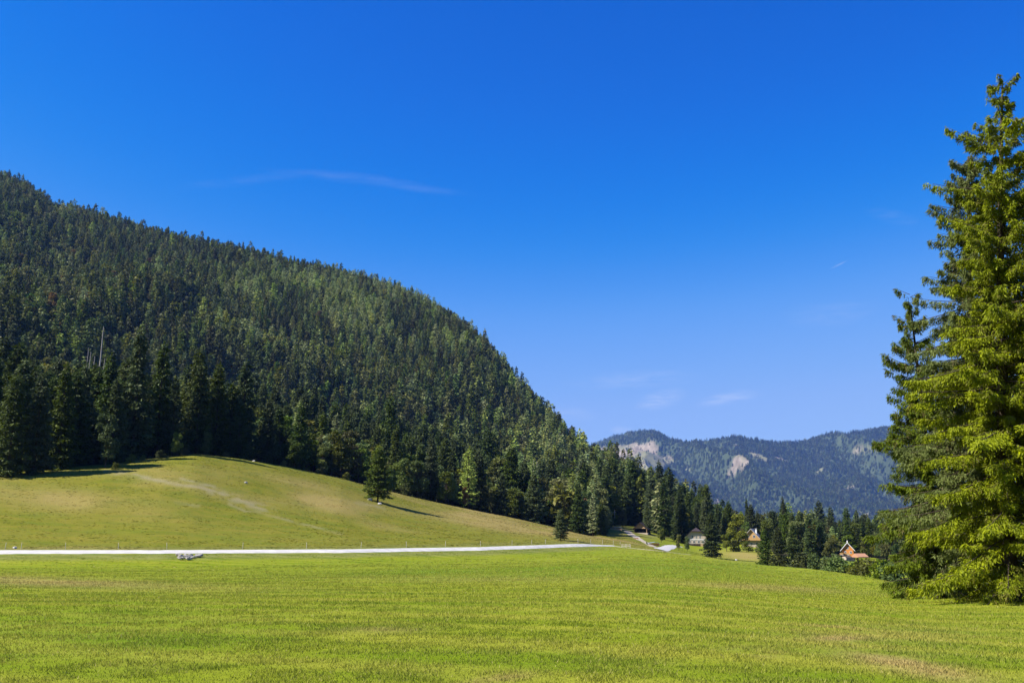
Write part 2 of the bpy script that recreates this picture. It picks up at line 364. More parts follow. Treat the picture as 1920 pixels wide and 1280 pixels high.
road = ribbon('road', np.column_stack([np.sin(th) * ra2, np.cos(th) * ra2]), np.column_stack([np.sin(th) * rb2, np.cos(th) * rb2]), M['gravel'], .06, 7)
def track(name, pts, width, mat, lift=.06):
    P3 = np.array([pt(*p) for p in pts])[:, :2]
    s = np.concatenate([[0], np.cumsum(np.hypot(*np.diff(P3, axis=0).T))]); t = np.linspace(0, s[-1], 120)
    c = np.column_stack([np.interp(t, s, P3[:, 0]), np.interp(t, s, P3[:, 1])])
    for _ in range(12): c[1:-1] = (c[:-2] + c[2:] + c[1:-1] * 2) / 4
    d = np.gradient(c, axis=0); d /= np.hypot(*d.T)[:, None]; nn = np.column_stack([-d[:, 1], d[:, 0]])
    ww = width / 2 * (1 + .3 * (fbm(t, t * 0, 3, 2, 5)[:, None] - .5))
    return ribbon(name, c - nn * ww, c + nn * ww, mat, lift)
track('path', [(1149, 1022.5, 219), (1200, 1027, 216), (1250, 1034, 202), (1300, 1041, 186)], 1.3, M['dirt'])
track('driveway', [(1238, 1031.5, 262), (1247, 1027, 290), (1258, 1023, 330), (1272, 1022, 345)], 3.6, M['gravel'], .12)
track('footpath', [(1176, 998, 405), (1186, 1003, 372), (1200, 1010, 335), (1216, 1018, 300), (1228, 1024, 275)], 3.0, M['dirt'])

# ------------------------------------------------------------------ conifers
def diamonds(P, D, L, W, roll, rng):
    """P base (N,3), D unit dir, L len, W width -> verts, quads"""
    up = np.tile([0., 0., 1.], (len(P), 1)) + rng.normal(0, .35, (len(P), 3))
    side = np.cross(D, up); side /= np.linalg.norm(side, axis=1)[:, None] + 1e-9
    nrm = np.cross(side, D)
    c, s = np.cos(roll)[:, None], np.sin(roll)[:, None]
    side = side * c + nrm * s
    L = L[:, None]; W = W[:, None]
    a = P; b_ = P + D * L * .45 + side * W * .5; c_ = P + D * L; d = P + D * L * .45 - side * W * .5
    V = np.stack([a, b_, c_, d], 1).reshape(-1, 3)
    return V, np.arange(len(V)).reshape(-1, 4)
def tube(pts, rad, n=5):
    pts = np.asarray(pts, float); N = len(pts); T = np.gradient(pts, axis=0); T /= np.linalg.norm(T, axis=1)[:, None] + 1e-9
    ref = np.where(np.abs(T[:, 2:3]) > .9, [[1., 0, 0]], [[0., 0, 1.]])
    A = np.cross(T, ref); A /= np.linalg.norm(A, axis=1)[:, None]; B = np.cross(T, A)
    an = np.arange(n) * 2 * pi / n
    V = pts[:, None] + (A[:, None] * np.cos(an)[None, :, None] + B[:, None] * np.sin(an)[None, :, None]) * np.asarray(rad)[:, None, None]
    id_ = np.arange(N * n).reshape(N, n); nx = np.roll(id_, -1, 1)
    q = np.stack([id_[:-1], nx[:-1], nx[1:], id_[1:]], -1).reshape(-1, 4)
    return V.reshape(-1, 3), q
def join(parts):
    Vs, Qs, o = [], [], 0
    for v, q in parts: Vs.append(v); Qs.append(q + o); o += len(v)
    return np.concatenate(Vs), np.concatenate(Qs)
def conifer(H, R, base, dw, nb, el, ew, dens, seed, power=.8, wood=False, droop=.5, irr=.2, bend=0.0, hang=.45, onesided=None, lat=.20, spray=9.5):
    g = np.random.default_rng(seed)
    PP, DD, LL, WW, TT = [], [], [], [], []; woodp = []
    h = H - .02 * H
    lean = lambda z: bend * (z / H) ** 1.5
    while h > base:
        t = (H - h) / (H - base)
        n = max(3, int(round(nb * ((.75 + .35 * t) if not wood else (.42 + .68 * min(1, 2.6 * t))) + g.normal(0, .6))))
        a0 = g.uniform(0, 2 * pi); wv_ = g.uniform(1 - irr, 1 + irr)
        for k in range(n):
            az = a0 + k * 2 * pi / n + g.normal(0, .25); short = wood and g.uniform() < .3
            Lb = (R * t ** power + .03 * R) * wv_ * g.uniform(1 - irr, 1 + irr * .8)
            if t > .9: Lb *= g.uniform(.6, 1)
            if short: Lb *= g.uniform(.35, .7)
            if onesided: Lb *= 1 + onesided[1] * cos(az - onesided[0])
            up0 = (.55 * (1 - t) ** 2 - .12 * t) + g.normal(0, .07); sag = droop * (.25 + .5 * t) ; tip = droop * .45
            o = np.array([cos(az), sin(az), 0.]); la = np.array([-sin(az), cos(az), 0.])
            z0 = h + g.normal(0, dw * (.25 if not wood else .30))
            if wood:
                up0 += g.normal(0, .10); z0 += g.normal(0, dw * .25)
                ns_ = max(3, int(spray * Lb)); s0 = g.uniform(.12, 1, ns_) ** .8
                sg = np.where(g.uniform(0, 1, ns_) < .5, -1., 1.); tipf = sstep(.8, 1, s0)
                ls = (.20 + .30 * Lb * .5 * (1.1 - s0)) * g.uniform(.6, 1.4, ns_) * min(1, .45 + t * 1.2)
                b0 = np.array([lean(h), 0, z0]) + o * (Lb * s0)[:, None] + np.array([0, 0, 1.]) * (Lb * (up0 * s0 - sag * s0 ** 2 + tip * s0 ** 3))[:, None]
                sd_ = o * g.uniform(.3, 1.0, ns_)[:, None] + la * (sg * g.uniform(.2, 1.1, ns_) * (1 - .6 * tipf))[:, None] + np.array([0, 0, 1.]) * g.normal(-.35, .28, ns_)[:, None]
                sd_ /= np.linalg.norm(sd_, axis=1)[:, None]
                m_ = int(dens * .075); q = g.uniform(0, 1, (ns_, m_)) ** .85
                sv_ = np.cross(sd_, [0, 0, 1.]); sv_ /= np.linalg.norm(sv_, axis=1)[:, None] + 1e-9
                lt = g.uniform(-1, 1, (ns_, m_)); hg = g.uniform(0, 1, (ns_, m_)) ** 2 * hang * .22
                Pn = b0[:, None] + sd_[:, None] * (q * ls[:, None])[..., None] + sv_[:, None] * (lt * .26 * ls[:, None] * (1.15 - q))[..., None] - np.array([0, 0, 1.]) * hg[..., None]
                D = sd_[:, None] * g.uniform(.2, 1, (ns_, m_))[..., None] + sv_[:, None] * (lt * 1.0)[..., None] - np.array([0, 0, 1.]) * g.uniform(.1, 1.3, (ns_, m_))[..., None] + g.normal(0, .2, (ns_, m_, 3))
                D /= np.linalg.norm(D, axis=2)[..., None]
                tb = np.clip(g.normal(.30, .24, ns_) + .18 * (s0 - .5) + (g.uniform(0, 1, ns_) < .12) * .35, 0, 1)
                Pn = Pn.reshape(-1, 3); D = D.reshape(-1, 3); k_ = len(Pn)
                PP.append(Pn); DD.append(D); LL.append(el * g.uniform(.6, 1.4, k_)); WW.append(ew * g.uniform(.6, 1.3, k_))
                TT.append(np.clip(np.repeat(tb * (.55 + .6 * t), m_) + g.normal(0, .13, k_), 0, 1))
            ne = max(3, int(dens * Lb * (1 + .25 * Lb / R) * (.22 if wood else 1)))
            s = np.clip(g.uniform(.06, 1, ne) ** .75, 0, 1)
            wl = (lat * (1 if not wood else min(1, .4 + t)) * Lb * np.sin(np.pi * np.clip(s * .93 + .07, 0, 1)) ** .8 + .12 * el)
            lt = g.uniform(-1, 1, ne); lt = np.sign(lt) * np.abs(lt) ** .8
            zz = Lb * (up0 * s - sag * s ** 2 + tip * s ** 3)
            hd = g.uniform(0, 1, ne) ** 1.5 * hang * el * 1.5
            Pn = np.array([lean(h), 0, z0]) + o * (Lb * s)[:, None] + la * (lt * wl)[:, None] + np.array([0, 0, 1.]) * (zz - np.abs(lt) * wl * .35 - hd)[:, None]
            dn = g.uniform(.05, .9, ne) * (hang * 1.6)
            D = o * g.uniform(.2, 1, ne)[:, None] + la * (lt * g.uniform(.3, 1.1, ne))[:, None] - np.array([0, 0, 1.]) * dn[:, None] + g.normal(0, .18, (ne, 3))
            D /= np.linalg.norm(D, axis=1)[:, None]
            PP.append(Pn); DD.append(D); LL.append(el * g.uniform(.6, 1.35, ne)); WW.append(ew * g.uniform(.6, 1.3, ne))
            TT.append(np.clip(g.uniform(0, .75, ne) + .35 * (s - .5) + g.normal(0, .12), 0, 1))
            if wood and Lb > .3:
                ss = np.linspace(0, .92, 5)
                pts = np.array([lean(h), 0, z0]) + o * (Lb * ss)[:, None] + np.array([0, 0, 1.]) * (Lb * (up0 * ss - sag * ss ** 2 + tip * ss ** 3))[:, None]
                woodp.append(tube(pts, (.012 + .008 * Lb) * (1 - ss * .85), 4))
        h -= dw * g.uniform(.7, 1.3) * ((.55 + .6 * t) if not wood else (.45 + .65 * sqrt(min(1, t * 6)) - .1 * t))
    # leader
    nt_ = 14; PP.append(np.column_stack([g.normal(0, .01 * H, nt_) * .3 + lean(H), g.normal(0, .01 * H, nt_) * .3, g.uniform(H * .95, H, nt_)])); D = np.column_stack([g.normal(0, .35, nt_), g.normal(0, .35, nt_), np.ones(nt_)])
    DD.append(D / np.linalg.norm(D, axis=1)[:, None]); LL.append(np.full(nt_, el * .8)); WW.append(np.full(nt_, ew * .6)); TT.append(g.uniform(.2, .8, nt_))
    P_, D_, L_, W_ = np.concatenate(PP), np.concatenate(DD), np.concatenate(LL), np.concatenate(WW)
    V, q = diamonds(P_, D_, L_, W_, g.normal(0, .6, len(P_)), g)
    zz = np.linspace(-.6, H * .985, 12); tr = H * .0125 * (1 - zz / H) ** .8 + .02
    tr[0] *= 1.35
    tr_ = tube(np.column_stack([bend * np.clip(zz / H, 0, 1) ** 1.5, zz * 0, zz]), tr, 9)
    tv, tq = join([tr_] + woodp)
    return (V, q, np.concatenate(TT)), (tv, tq)
def conifer_meshes(name, mat, **k):
    (V, q, T), (tv, tq) = conifer(**k)
    me = np_mesh(name + '_crown', V, q, mat); attr(me, 'tone', T, 'FACE')
    tm = np_mesh(name + '_trunk', tv, tq, M['bark'], True)
    return me, tm
def broadleaf(H, R, base, nl, ne, el, seed, spread=1.0, low=.25):
    g = np.random.default_rng(seed); PP, DD, TT = [], [], []; wood = []
    zz = np.linspace(-.4, H * .8, 8); wood.append(tube(np.column_stack([.02 * H * np.sin(zz * .5), 0 * zz, zz]), H * .016 * (1 - zz / H) ** .9 + .01, 7))
    for i in range(nl):
        t = g.uniform(0, 1); zc = base + (H - base) * (.12 + .80 * t)
        rr = R * spread * sqrt(max(.02, 1 - (abs(t - low - .1) / .85) ** 2)) * .62 * sqrt(g.uniform(.05, 1)); az = g.uniform(0, 2 * pi)
        c = np.array([rr * cos(az), rr * sin(az), zc]); lr_ = R * g.uniform(.28, .48) * (1 - .35 * t)
        n = ne // nl; d = g.normal(0, 1, (n, 3)); d /= np.linalg.norm(d, axis=1)[:, None]
        d[:, 2] = np.where(d[:, 2] < -.3, d[:, 2] * .4, d[:, 2])
        p = c + d * (lr_ * g.uniform(.55, 1.08, n) ** .5)[:, None] * [1, 1, .8]
        D = d * .5 + g.normal(0, .6, (n, 3)) + [0, 0, -.25]; D /= np.linalg.norm(D, axis=1)[:, None]
        PP.append(p); DD.append(D); TT.append(np.clip(g.uniform(.05, .85, n) + g.normal(0, .15), 0, 1))
        s = np.linspace(0, 1, 4)[:, None]; st = np.array([0, 0, max(.1, zc * .55)])
        wood.append(tube(st * (1 - s) + c * s, .007 * H * (1 - s[:, 0] * .7), 5))
    P_, D_ = np.concatenate(PP), np.concatenate(DD); n = len(P_)
    V, q = diamonds(P_, D_, el * g.uniform(.6, 1.3, n), el * .62 * g.uniform(.6, 1.3, n), g.uniform(-1.2, 1.2, n), g)
    return (V, q, np.concatenate(TT)), join(wood)
def broad_meshes(name, mat, **k):
    (V, q, T), (tv, tq) = broadleaf(**k)
    me = np_mesh(name + '_crown', V, q, mat); attr(me, 'tone', T, 'FACE')
    return me, np_mesh(name + '_trunk', tv, tq, M['bark'], True)

PRO = {}
# mid-distance prototypes, unit height 24 m
for i in range(5):
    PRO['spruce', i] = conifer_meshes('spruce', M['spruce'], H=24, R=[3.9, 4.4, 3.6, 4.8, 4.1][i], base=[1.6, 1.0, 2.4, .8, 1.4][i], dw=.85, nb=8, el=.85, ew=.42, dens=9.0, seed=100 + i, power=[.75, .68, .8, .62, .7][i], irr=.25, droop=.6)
for i in range(3):
    PRO['far', i] = conifer_meshes('far_spruce', M['spruce_far'], H=24, R=[4.0, 4.6, 3.7][i], base=1.5, dw=1.9, nb=6, el=2.0, ew=1.05, dens=2.2, seed=200 + i, power=.72, irr=.3, droop=.6)
for i in range(2):
    PRO['larch', i] = conifer_meshes('larch', M['larch'], H=24, R=4.3, base=3, dw=1.2, nb=6, el=1.0, ew=.42, dens=5.5, seed=300 + i, power=.62, irr=.35, droop=.3, hang=.3)
    PRO['farlarch', i] = conifer_meshes('far_larch', M['larch'], H=24, R=4.6, base=2, dw=2.0, nb=6, el=1.9, ew=.95, dens=2.0, seed=320 + i, power=.6, irr=.35, droop=.3, hang=.3)
for i in range(3):
    PRO['leaf', i] = broad_meshes('broadleaf', M['leaf'], H=15, R=[5.2, 4.6, 5.8][i], base=[2, 1.2, 1.5][i], nl=[16, 14, 18][i], ne=3600, el=.75, seed=400 + i)
    PRO['farleaf', i] = broad_meshes('far_broadleaf', M['leaf'], H=15, R=5.4, base=1.5, nl=11, ne=420, el=2.0, seed=420 + i)
PRO['autumn', 0] = broad_meshes('autumn_tree', M['leaf_autumn'], H=15, R=4.6, base=1.5, nl=14, ne=2600, el=.8, seed=440)
PRO['orange', 0] = broad_meshes('orange_tree', M['leaf_orange'], H=15, R=4.2, base=2, nl=14, ne=2600, el=.8, seed=441)
for i in range(2):
    PRO['bush', i] = broad_meshes('bush', M['leaf'], H=4, R=2.6, base=.2, nl=11, ne=1500, el=.42, seed=460 + i, low=.15)

M['spruce_pale'] = foliage_mat('paler_spruce_needles', (.030, .055, .010), (.14, .18, .022), .0, .1)  # needle colour lighter than the other spruces, to stand out from the woods
PRO['spruce', 5] = conifer_meshes('spruce', M['spruce_pale'], H=24, R=5.2, base=3.0, dw=.85, nb=9, el=.85, ew=.42, dens=9.0, seed=133, power=.62, irr=.25, droop=.5)
KINDS = {'spruce': ('spruce_tree', 'spruce', 24), 'far': ('spruce_tree', 'spruce', 24), 'larch': ('larch_tree', 'larch', 24), 'farlarch': ('larch_tree', 'larch', 24),
         'leaf': ('broadleaf_tree', 'broadleaf tree', 15), 'farleaf': ('broadleaf_tree', 'broadleaf tree', 15), 'autumn': ('autumn_tree', 'autumn tree', 15), 'orange': ('autumn_tree', 'autumn tree', 15), 'bush': ('bush', 'bush', 4)}
ROOTS = []
SRC = {}
def plant(kind, i, x, y, h, wide=1.0, label=None, group=None, z=None, rz=None, lean=0.0):
    nm, cat, H0 = KINDS[kind]; s = h / H0
    if z is None: z = gz(x, y)
    r = empty(nm, (x, y, z - .15), 0.0)
    rz = np.random.default_rng(int(abs(x * 31 + y * 17)) % 99991).uniform(0, 2 * pi) if rz is None else rz
    r.rotation_euler = (0, lean, rz); r.scale = (s * wide, s * wide, s)
    c = link('crown', PRO[kind, i][0], r); t = link('trunk', PRO[kind, i][1], r)
    tag(r, label, cat, group)
    SRC.setdefault((kind, i), c)
    ROOTS.append((r, kind, x, y, z, h))
    return r
def plant_px(kind, i, u, vb, vt, Y, wide=1.0, label=None, group=None, lean=0.0):
    x, y, _ = pt(u, vb, Y); z = gz(x, y)
    a, s = ray(u, vt); h = CZ + s * Y - z
    return plant(kind, i, x, y, h, wide, label, group, z, lean=lean)

# hand placed trees: kind, proto, u, base row, top row, distance, width factor, label
HAND = [
 ('spruce', 5, 708, 945, 836, 230, 1.15, 'lone dark spruce standing free on the hill meadow'),
 ('spruce', 5, 1051, 1019, 953, 210, 1.1, 'small spruce with a bare lower trunk on the uphill edge of the white road'),
 ('spruce', 3, 1335, 1047, 958, 300, 1.05, 'broad dark spruce standing in front of the dark-roofed barn'),
 ('spruce', 3, 14, 892, 704, 193, 1.0, 'dark full-skirted spruce nearest the left edge of the photo at the forest front'),
 ('spruce', 1, 62, 893, 700, 196, .95, 'dark spruce second from the left edge, its shadow long on the meadow'),
 ('spruce', 0, 108, 880, 682, 204, .95, 'tall dark spruce third from the left edge of the photo'),
 ('leaf', 0, 197, 872, 772, 205, .8, 'grey-green broadleaf tree in front of the dark spruces beside the stony streak'),
 ('spruce', 0, 246, 866, 612, 226, .85, 'tallest slim spruce right of the bleached dead trunks'),
 ('spruce', 2, 292, 862, 640, 236, .9, 'tall slim spruce just left of the gap before the twin big spruces'),
 ('spruce', 1, 362, 852, 655, 245, .9, 'big lit spruce, left one of the pair at the highest point of the meadow'),
 ('spruce', 4, 402, 853, 680, 250, .9, 'big spruce with a dark right side, right one of the pair above the meadow'),
 ('leaf', 1, 330, 864, 800, 226, .7, 'low broadleaf tree at the meadow edge below the tall slim spruces'),
 ('leaf', 2, 386, 852, 806, 238, .62, 'small round broadleaf tree at the very top of the meadow'),
 ('spruce', 3, 446, 860, 752, 248, 1.0, 'broad half-size spruce right of the big pair at the meadow top'),
 ('spruce', 1, 500, 868, 748, 254, .95, 'lit conical spruce above the grey boulder at the meadow edge'),
 ('leaf', 1, 736, 922, 868, 288, .75, 'small green broadleaf tree just behind the lone meadow spruce'),
 ('bush', 0, 757, 936, 906, 286, .9, 'round bush right of the lone meadow spruce'),
 ('leaf', 0, 836, 948, 882, 300, .9, 'round broadleaf tree at the forest edge midway along the lower meadow'),
 ('autumn', 0, 872, 958, 912, 303, .62, 'yellow-leaved small tree at the forest edge'),
 ('spruce', 1, 941, 970, 886, 318, 1.0, 'conical spruce standing slightly forward of the forest edge, left of a bigger one'),
 ('spruce', 3, 1001, 985, 886, 322, 1.05, 'broad conical spruce at the forest edge left of the roadside spruce'),
 ('spruce', 0, 1085, 1000, 902, 330, 1.0, 'tall dark spruce directly behind the roadside spruce'),
 ('larch', 0, 1112, 1004, 925, 338, .9, 'bright green larch at the right end of the forest front'),
 ('spruce', 4, 1128, 1008, 940, 334, 1.0, 'last grey-green spruce before the lawn with the open shed'),
 ('leaf', 2, 1168, 988, 952, 420, .8, 'dark round tree beside the thin pole above the timber pile'),
 ('spruce', 0, 1214, 1003, 936, 402, .8, 'slim spruce hiding the right half of the open shed'),
 ('spruce', 2, 1246, 1010, 902, 385, .9, 'tall dark spruce with the highest top between shed and barn'),
 ('spruce', 4, 1278, 1014, 915, 390, .95, 'tall spruce just left of the barn roof'),
 ('leaf', 1, 1240, 1016, 985, 345, .8, 'small round broadleaf tree in front of the tall spruces left of the barn'),
 ('leaf', 0, 1273, 1030, 1000, 300, .65, 'small pale open tree beside the white driveway'),
 ('leaf', 2, 1289, 1026, 1002, 318, .55, 'dark small tree against the left side of the barn'),
 ('spruce', 1, 1436, 1060, 990, 268, 1.15, 'bluish-green spruce at the left end of the clump below the chalet'),
 ('spruce', 3, 1462, 1062, 985, 262, 1.0, 'middle spruce of the dark clump at the crest of the field'),
 ('spruce', 0, 1490, 1062, 978, 266, 1.1, 'right-hand spruce of the dark clump at the crest of the field'),
 ('leaf', 0, 1385, 1028, 962, 372, .95, 'green broadleaf tree covering the left half of the chalet'),
 ('leaf', 1, 1362, 1026, 990, 350, .8, 'low broadleaf tree between barn and chalet'),
 ('leaf', 2, 1440, 1020, 970, 400, .8, 'broadleaf tree right of the chalet roof'),
 ('spruce', 2, 1403, 1020, 932, 440, .5, 'thin spire-like spruce rising behind the chalet'),
 ('spruce', 2, 1472, 1020, 930, 440, .5, 'thin ragged spire-like spruce rising highest above the right-hand woods'),
 ('orange', 0, 1527, 1035, 979, 372, .8, 'orange autumn tree among the dark woods left of the cottage'),
 ('leaf', 1, 1545, 1040, 990, 365, .9, 'green broadleaf tree under the orange autumn tree'),
 ('leaf', 0, 1622, 1045, 1005, 372, .8, 'bright green small tree right of the orange cottage'),
]
for k, i, u, vb, vt, Y, w_, lab in HAND:
    plant_px(k, i, u, vb, vt, Y, w_, lab, {'spruce': 'spruces around the meadow', 'leaf': 'broadleaf trees around the meadow'}.get(k, None))
BUSH = [(675, 943, 930, 238, .8, 'brown leafless-looking bush left of the lone meadow spruce'),
        (1510, 1060, 1036, 225, 1.1, 'round bush right of the dark spruce clump on the crest'), (1535, 1064, 1040, 215, 1.0, 'dark bush between the spruce clump and the hut'),
        (1557, 1066, 1040, 205, 1.0, 'bush at the field edge left of the terracotta-roofed hut'), (1578, 1070, 1047, 190, 1.2, 'low bush in front of the orange cottage'),
        (1603, 1076, 1056, 180, 1.2, 'low bush in front of the terracotta-roofed hut'), (1628, 1080, 1050, 170, 1.2, 'bush right of the terracotta-roofed hut'),
        (1652, 1088, 1050, 150, 1.2, 'tall bush near the left edge of the big spruces'), (1680, 1094, 1056, 135, 1.2, 'bush half hidden by the leftmost big spruce'),
        (1400, 1030, 1014, 350, 1.0, 'round bush on the lawn below the chalet'), (1375, 1030, 1012, 352, 1.1, 'bush left on the lawn below the chalet'), (1425, 1032, 1016, 350, 1.0, 'bush right below the chalet wall'),
        (216, 884, 866, 203, 1.0, 'round bush at the left top of the stony streak'), (246, 870, 850, 214, 1.1, 'bush below the tallest slim spruce at the meadow edge'), (268, 867, 852, 218, 1.0, 'low dark bush in the shade at the meadow edge'),
        (300, 864, 843, 222, 1.2, 'bush left of the low broadleaf tree at the meadow edge'), (347, 859, 840, 232, 1.1, 'bush below the left one of the big spruce pair'), (423, 859, 845, 240, 1.0, 'bush between the big spruce pair and the half-size spruce'),
        (532, 875, 862, 250, 1.0, 'low bush right of the grey boulder at the meadow edge'), (603, 890, 874, 260, 1.2, 'bush under the woods left of the lone meadow spruce'), (650, 900, 885, 266, 1.1, 'bush at the wood edge just left of the lone meadow spruce'),
        (1213, 1021, 1014.5, 292, .7, 'dark clipped bush beside the sheeted timber stack')]
for j, (u, vb, vt, Y, w_, lab) in enumerate(BUSH):
    plant_px('bush', j % 2, u, vb, vt, Y, w_, lab, 'bushes')

# ------------------------------------------------------------------ the woods
g = np.random.default_rng(11)
def in_frame(x, y, z, m_=60):
    u, v, f = proj(x, y, z); return (u > -m_) & (u < 1920 + m_) & (f > 0)
pts_all = []
def sample(r0, r1, sp):
    xs = np.arange(-1300, 600, sp); ys = np.arange(120, 2000, sp)
    X, Y = np.meshgrid(xs, ys); X = (X + g.uniform(-.75, .75, X.shape) * sp).ravel(); Y = (Y + g.uniform(-.42, .42, Y.shape) * sp).ravel()
    r = np.hypot(X, Y); th = np.arctan2(X, Y)
    k = (r >= r0) & (r < r1) & (np.abs(th) < .56)
    X, Y, r, th = X[k], Y[k], r[k], th[k]
    fe = np.interp(th, feth, fer); rr = np.interp(th, TH, R10[:, 0])
    k = (r > fe) & (r < rr + 35)
    return X[k], Y[k], r[k], th[k], fe[k], rr[k]
parts = [sample(0, 470, 6.3), sample(470, 900, 7.4), sample(900, 1850, 7.8)]
X, Y_, r_, th_, fe_, rr_ = [np.concatenate([p[i] for p in parts]) for i in range(6)]
Zt = ground_z(X, Y_); keep = in_frame(X, Y_, Zt)
# no trees on top of hand placed things
for (ro, k, hx, hy, hz, hh) in ROOTS:
    keep &= np.hypot(X - hx, Y_ - hy) > (3.2 if k != 'bush' else 2.5)
keep &= ~((np.abs(proj(X, Y_, Zt)[0] - 708) < 26) & (r_ < 330))
HOUSES = [(1200, 998, 402), (1305, 1023, 385), (1410, 1020, 402), (1590, 1050, 372), (1607, 1061, 366)]
for hu, hv, hY in HOUSES:
    hx, hy, _ = pt(hu, hv, hY); keep &= ~((np.abs(X - hx) < 7.5) & (Y_ < hy + 12))
X, Y_, r_, th_, fe_, rr_, Zt = [a[keep] for a in (X, Y_, r_, th_, fe_, rr_, Zt)]
U_, V_, _ = proj(X, Y_, Zt)
n = len(X)
clump = fbm(X, Y_, 60, 3, 55); clump2 = fbm(X, Y_, 110, 3, 66)
hgt = g.normal(20.5, 3.0, n) * (.80 + .4 * clump); hgt = np.clip(hgt, 9, 30)
hgt = np.where(r_ > 900, hgt * .86, hgt)
hgt = np.where(U_ > 1330, hgt * .70, np.where(U_ > 1255, hgt * .85, hgt))
spc = np.full(n, 's', dtype='<U8')
midslope = sstep(350, 500, U_) * (1 - sstep(880, 980, U_)) * sstep(500, 560, V_) * (1 - sstep(640, 700, V_)) + .5 * sstep(900, 950, U_) * (1 - sstep(1060, 1160, U_))
pl = .05 + .75 * midslope * sstep(.38, .54, clump); pb = .05 + .70 * sstep(.52, .62, clump2) + .25 * np.exp(-((U_ - 90) / 160) ** 2 - ((V_ - 560) / 130) ** 2) + .48 * sstep(1300, 1400, U_) + .15 * np.exp(-((U_ - 800) / 160) ** 2 - ((V_ - 740) / 60) ** 2)
q_ = g.uniform(0, 1, n)
spc[q_ < pl] = 'l'; spc[(q_ >= pl) & (q_ < pl + pb)] = 'b'
pa = .004 + .05 * np.exp(-((U_ - 110) / 90) ** 2 - ((V_ - 580) / 70) ** 2)
spc[g.uniform(0, 1, n) < pa] = 'a'
edge = r_ - fe_ < 7
# sections along the wood used for the descriptions
def section(u):
    for lim, s in ((130, 'at the far left of the photo'), (330, 'around the bleached dead trunks'), (470, 'behind the highest point of the meadow'), (690, 'between meadow top and lone spruce'),
                   (900, 'behind the lone meadow spruce'), (1140, "above the white road's end"), (1260, 'behind the open shed'), (1345, 'behind the dark-roofed barn'), (1450, 'behind the chalet'), (1560, 'left of the orange cottage'), (9999, 'behind the orange cottage')):
        if u < lim: return s
ORD = ['first', 'second', 'third', 'fourth', 'fifth', 'sixth', 'seventh', 'eighth', 'ninth', 'tenth', 'eleventh', 'twelfth', 'thirteenth', 'fourteenth', 'fifteenth', 'sixteenth', 'seventeenth', 'eighteenth', 'nineteenth', 'twentieth']
nhand = sum(1 for t in ROOTS if t[1] == 'spruce')
order = np.argsort(r_ - fe_ * .45)
vis_in = (U_ > -20) & (U_ < 1690)
quota = {'s': 290 - nhand, 'l': 26, 'b': 60, 'a': 5}
chosen = {}
for i in order:
    if not vis_in[i]: continue
    k = spc[i]
    if quota[k] > 0 and r_[i] < 620:
        quota[k] -= 1; chosen[i] = 1
WORD = {'s': 'dark spruce', 'l': 'pale green larch', 'b': 'broadleaf tree', 'a': 'yellowing tree'}
def hword(h): return 'short' if h < 17 else 'tall' if h > 23 else 'middling'
cnt = {}
ch = sorted(chosen, key=lambda i: U_[i])
srcneed = [('far', 0), ('far', 1), ('far', 2), ('farlarch', 0), ('farlarch', 1), ('farleaf', 0), ('farleaf', 1), ('farleaf', 2)]
far_for = {'s': [], 'l': [], 'b': []}
bydist = sorted(chosen, key=lambda i: -r_[i])
assign = {}
for kk, ii in srcneed:
    key = {'far': 's', 'farlarch': 'l', 'farleaf': 'b'}[kk]
    for i in bydist:
        if spc[i] == key and i not in assign: assign[i] = (kk, ii); break
for i in ch:
    k = spc[i]; sec = section(U_[i])
    if edge[i]:
        c = cnt[(k, sec)] = cnt.get((k, sec), 0) + 1
        lab = '%s, %s from left in the front row %s' % (WORD[k], ORD[min(c, 20) - 1], sec)
        grp = 'front row trees of the woods'
    else:
        lab = '%s %s packed deep in the woods %s' % (hword(hgt[i]), WORD[k], sec); grp = 'trees packed in the woods ' + sec
    if i in assign: kd, pi_ = assign[i]
    else: kd, npz = {'s': ('spruce', 5), 'l': ('larch', 2), 'b': ('leaf', 3), 'a': ('autumn', 1)}[k]; pi_ = i % npz
    h = hgt[i] * (.62 if k in 'ba' else 1.0)
    plant(kd, int(pi_), float(X[i]), float(Y_[i]), float(h), float(g.uniform(.85, 1.15)), lab, grp, float(Zt[i]))

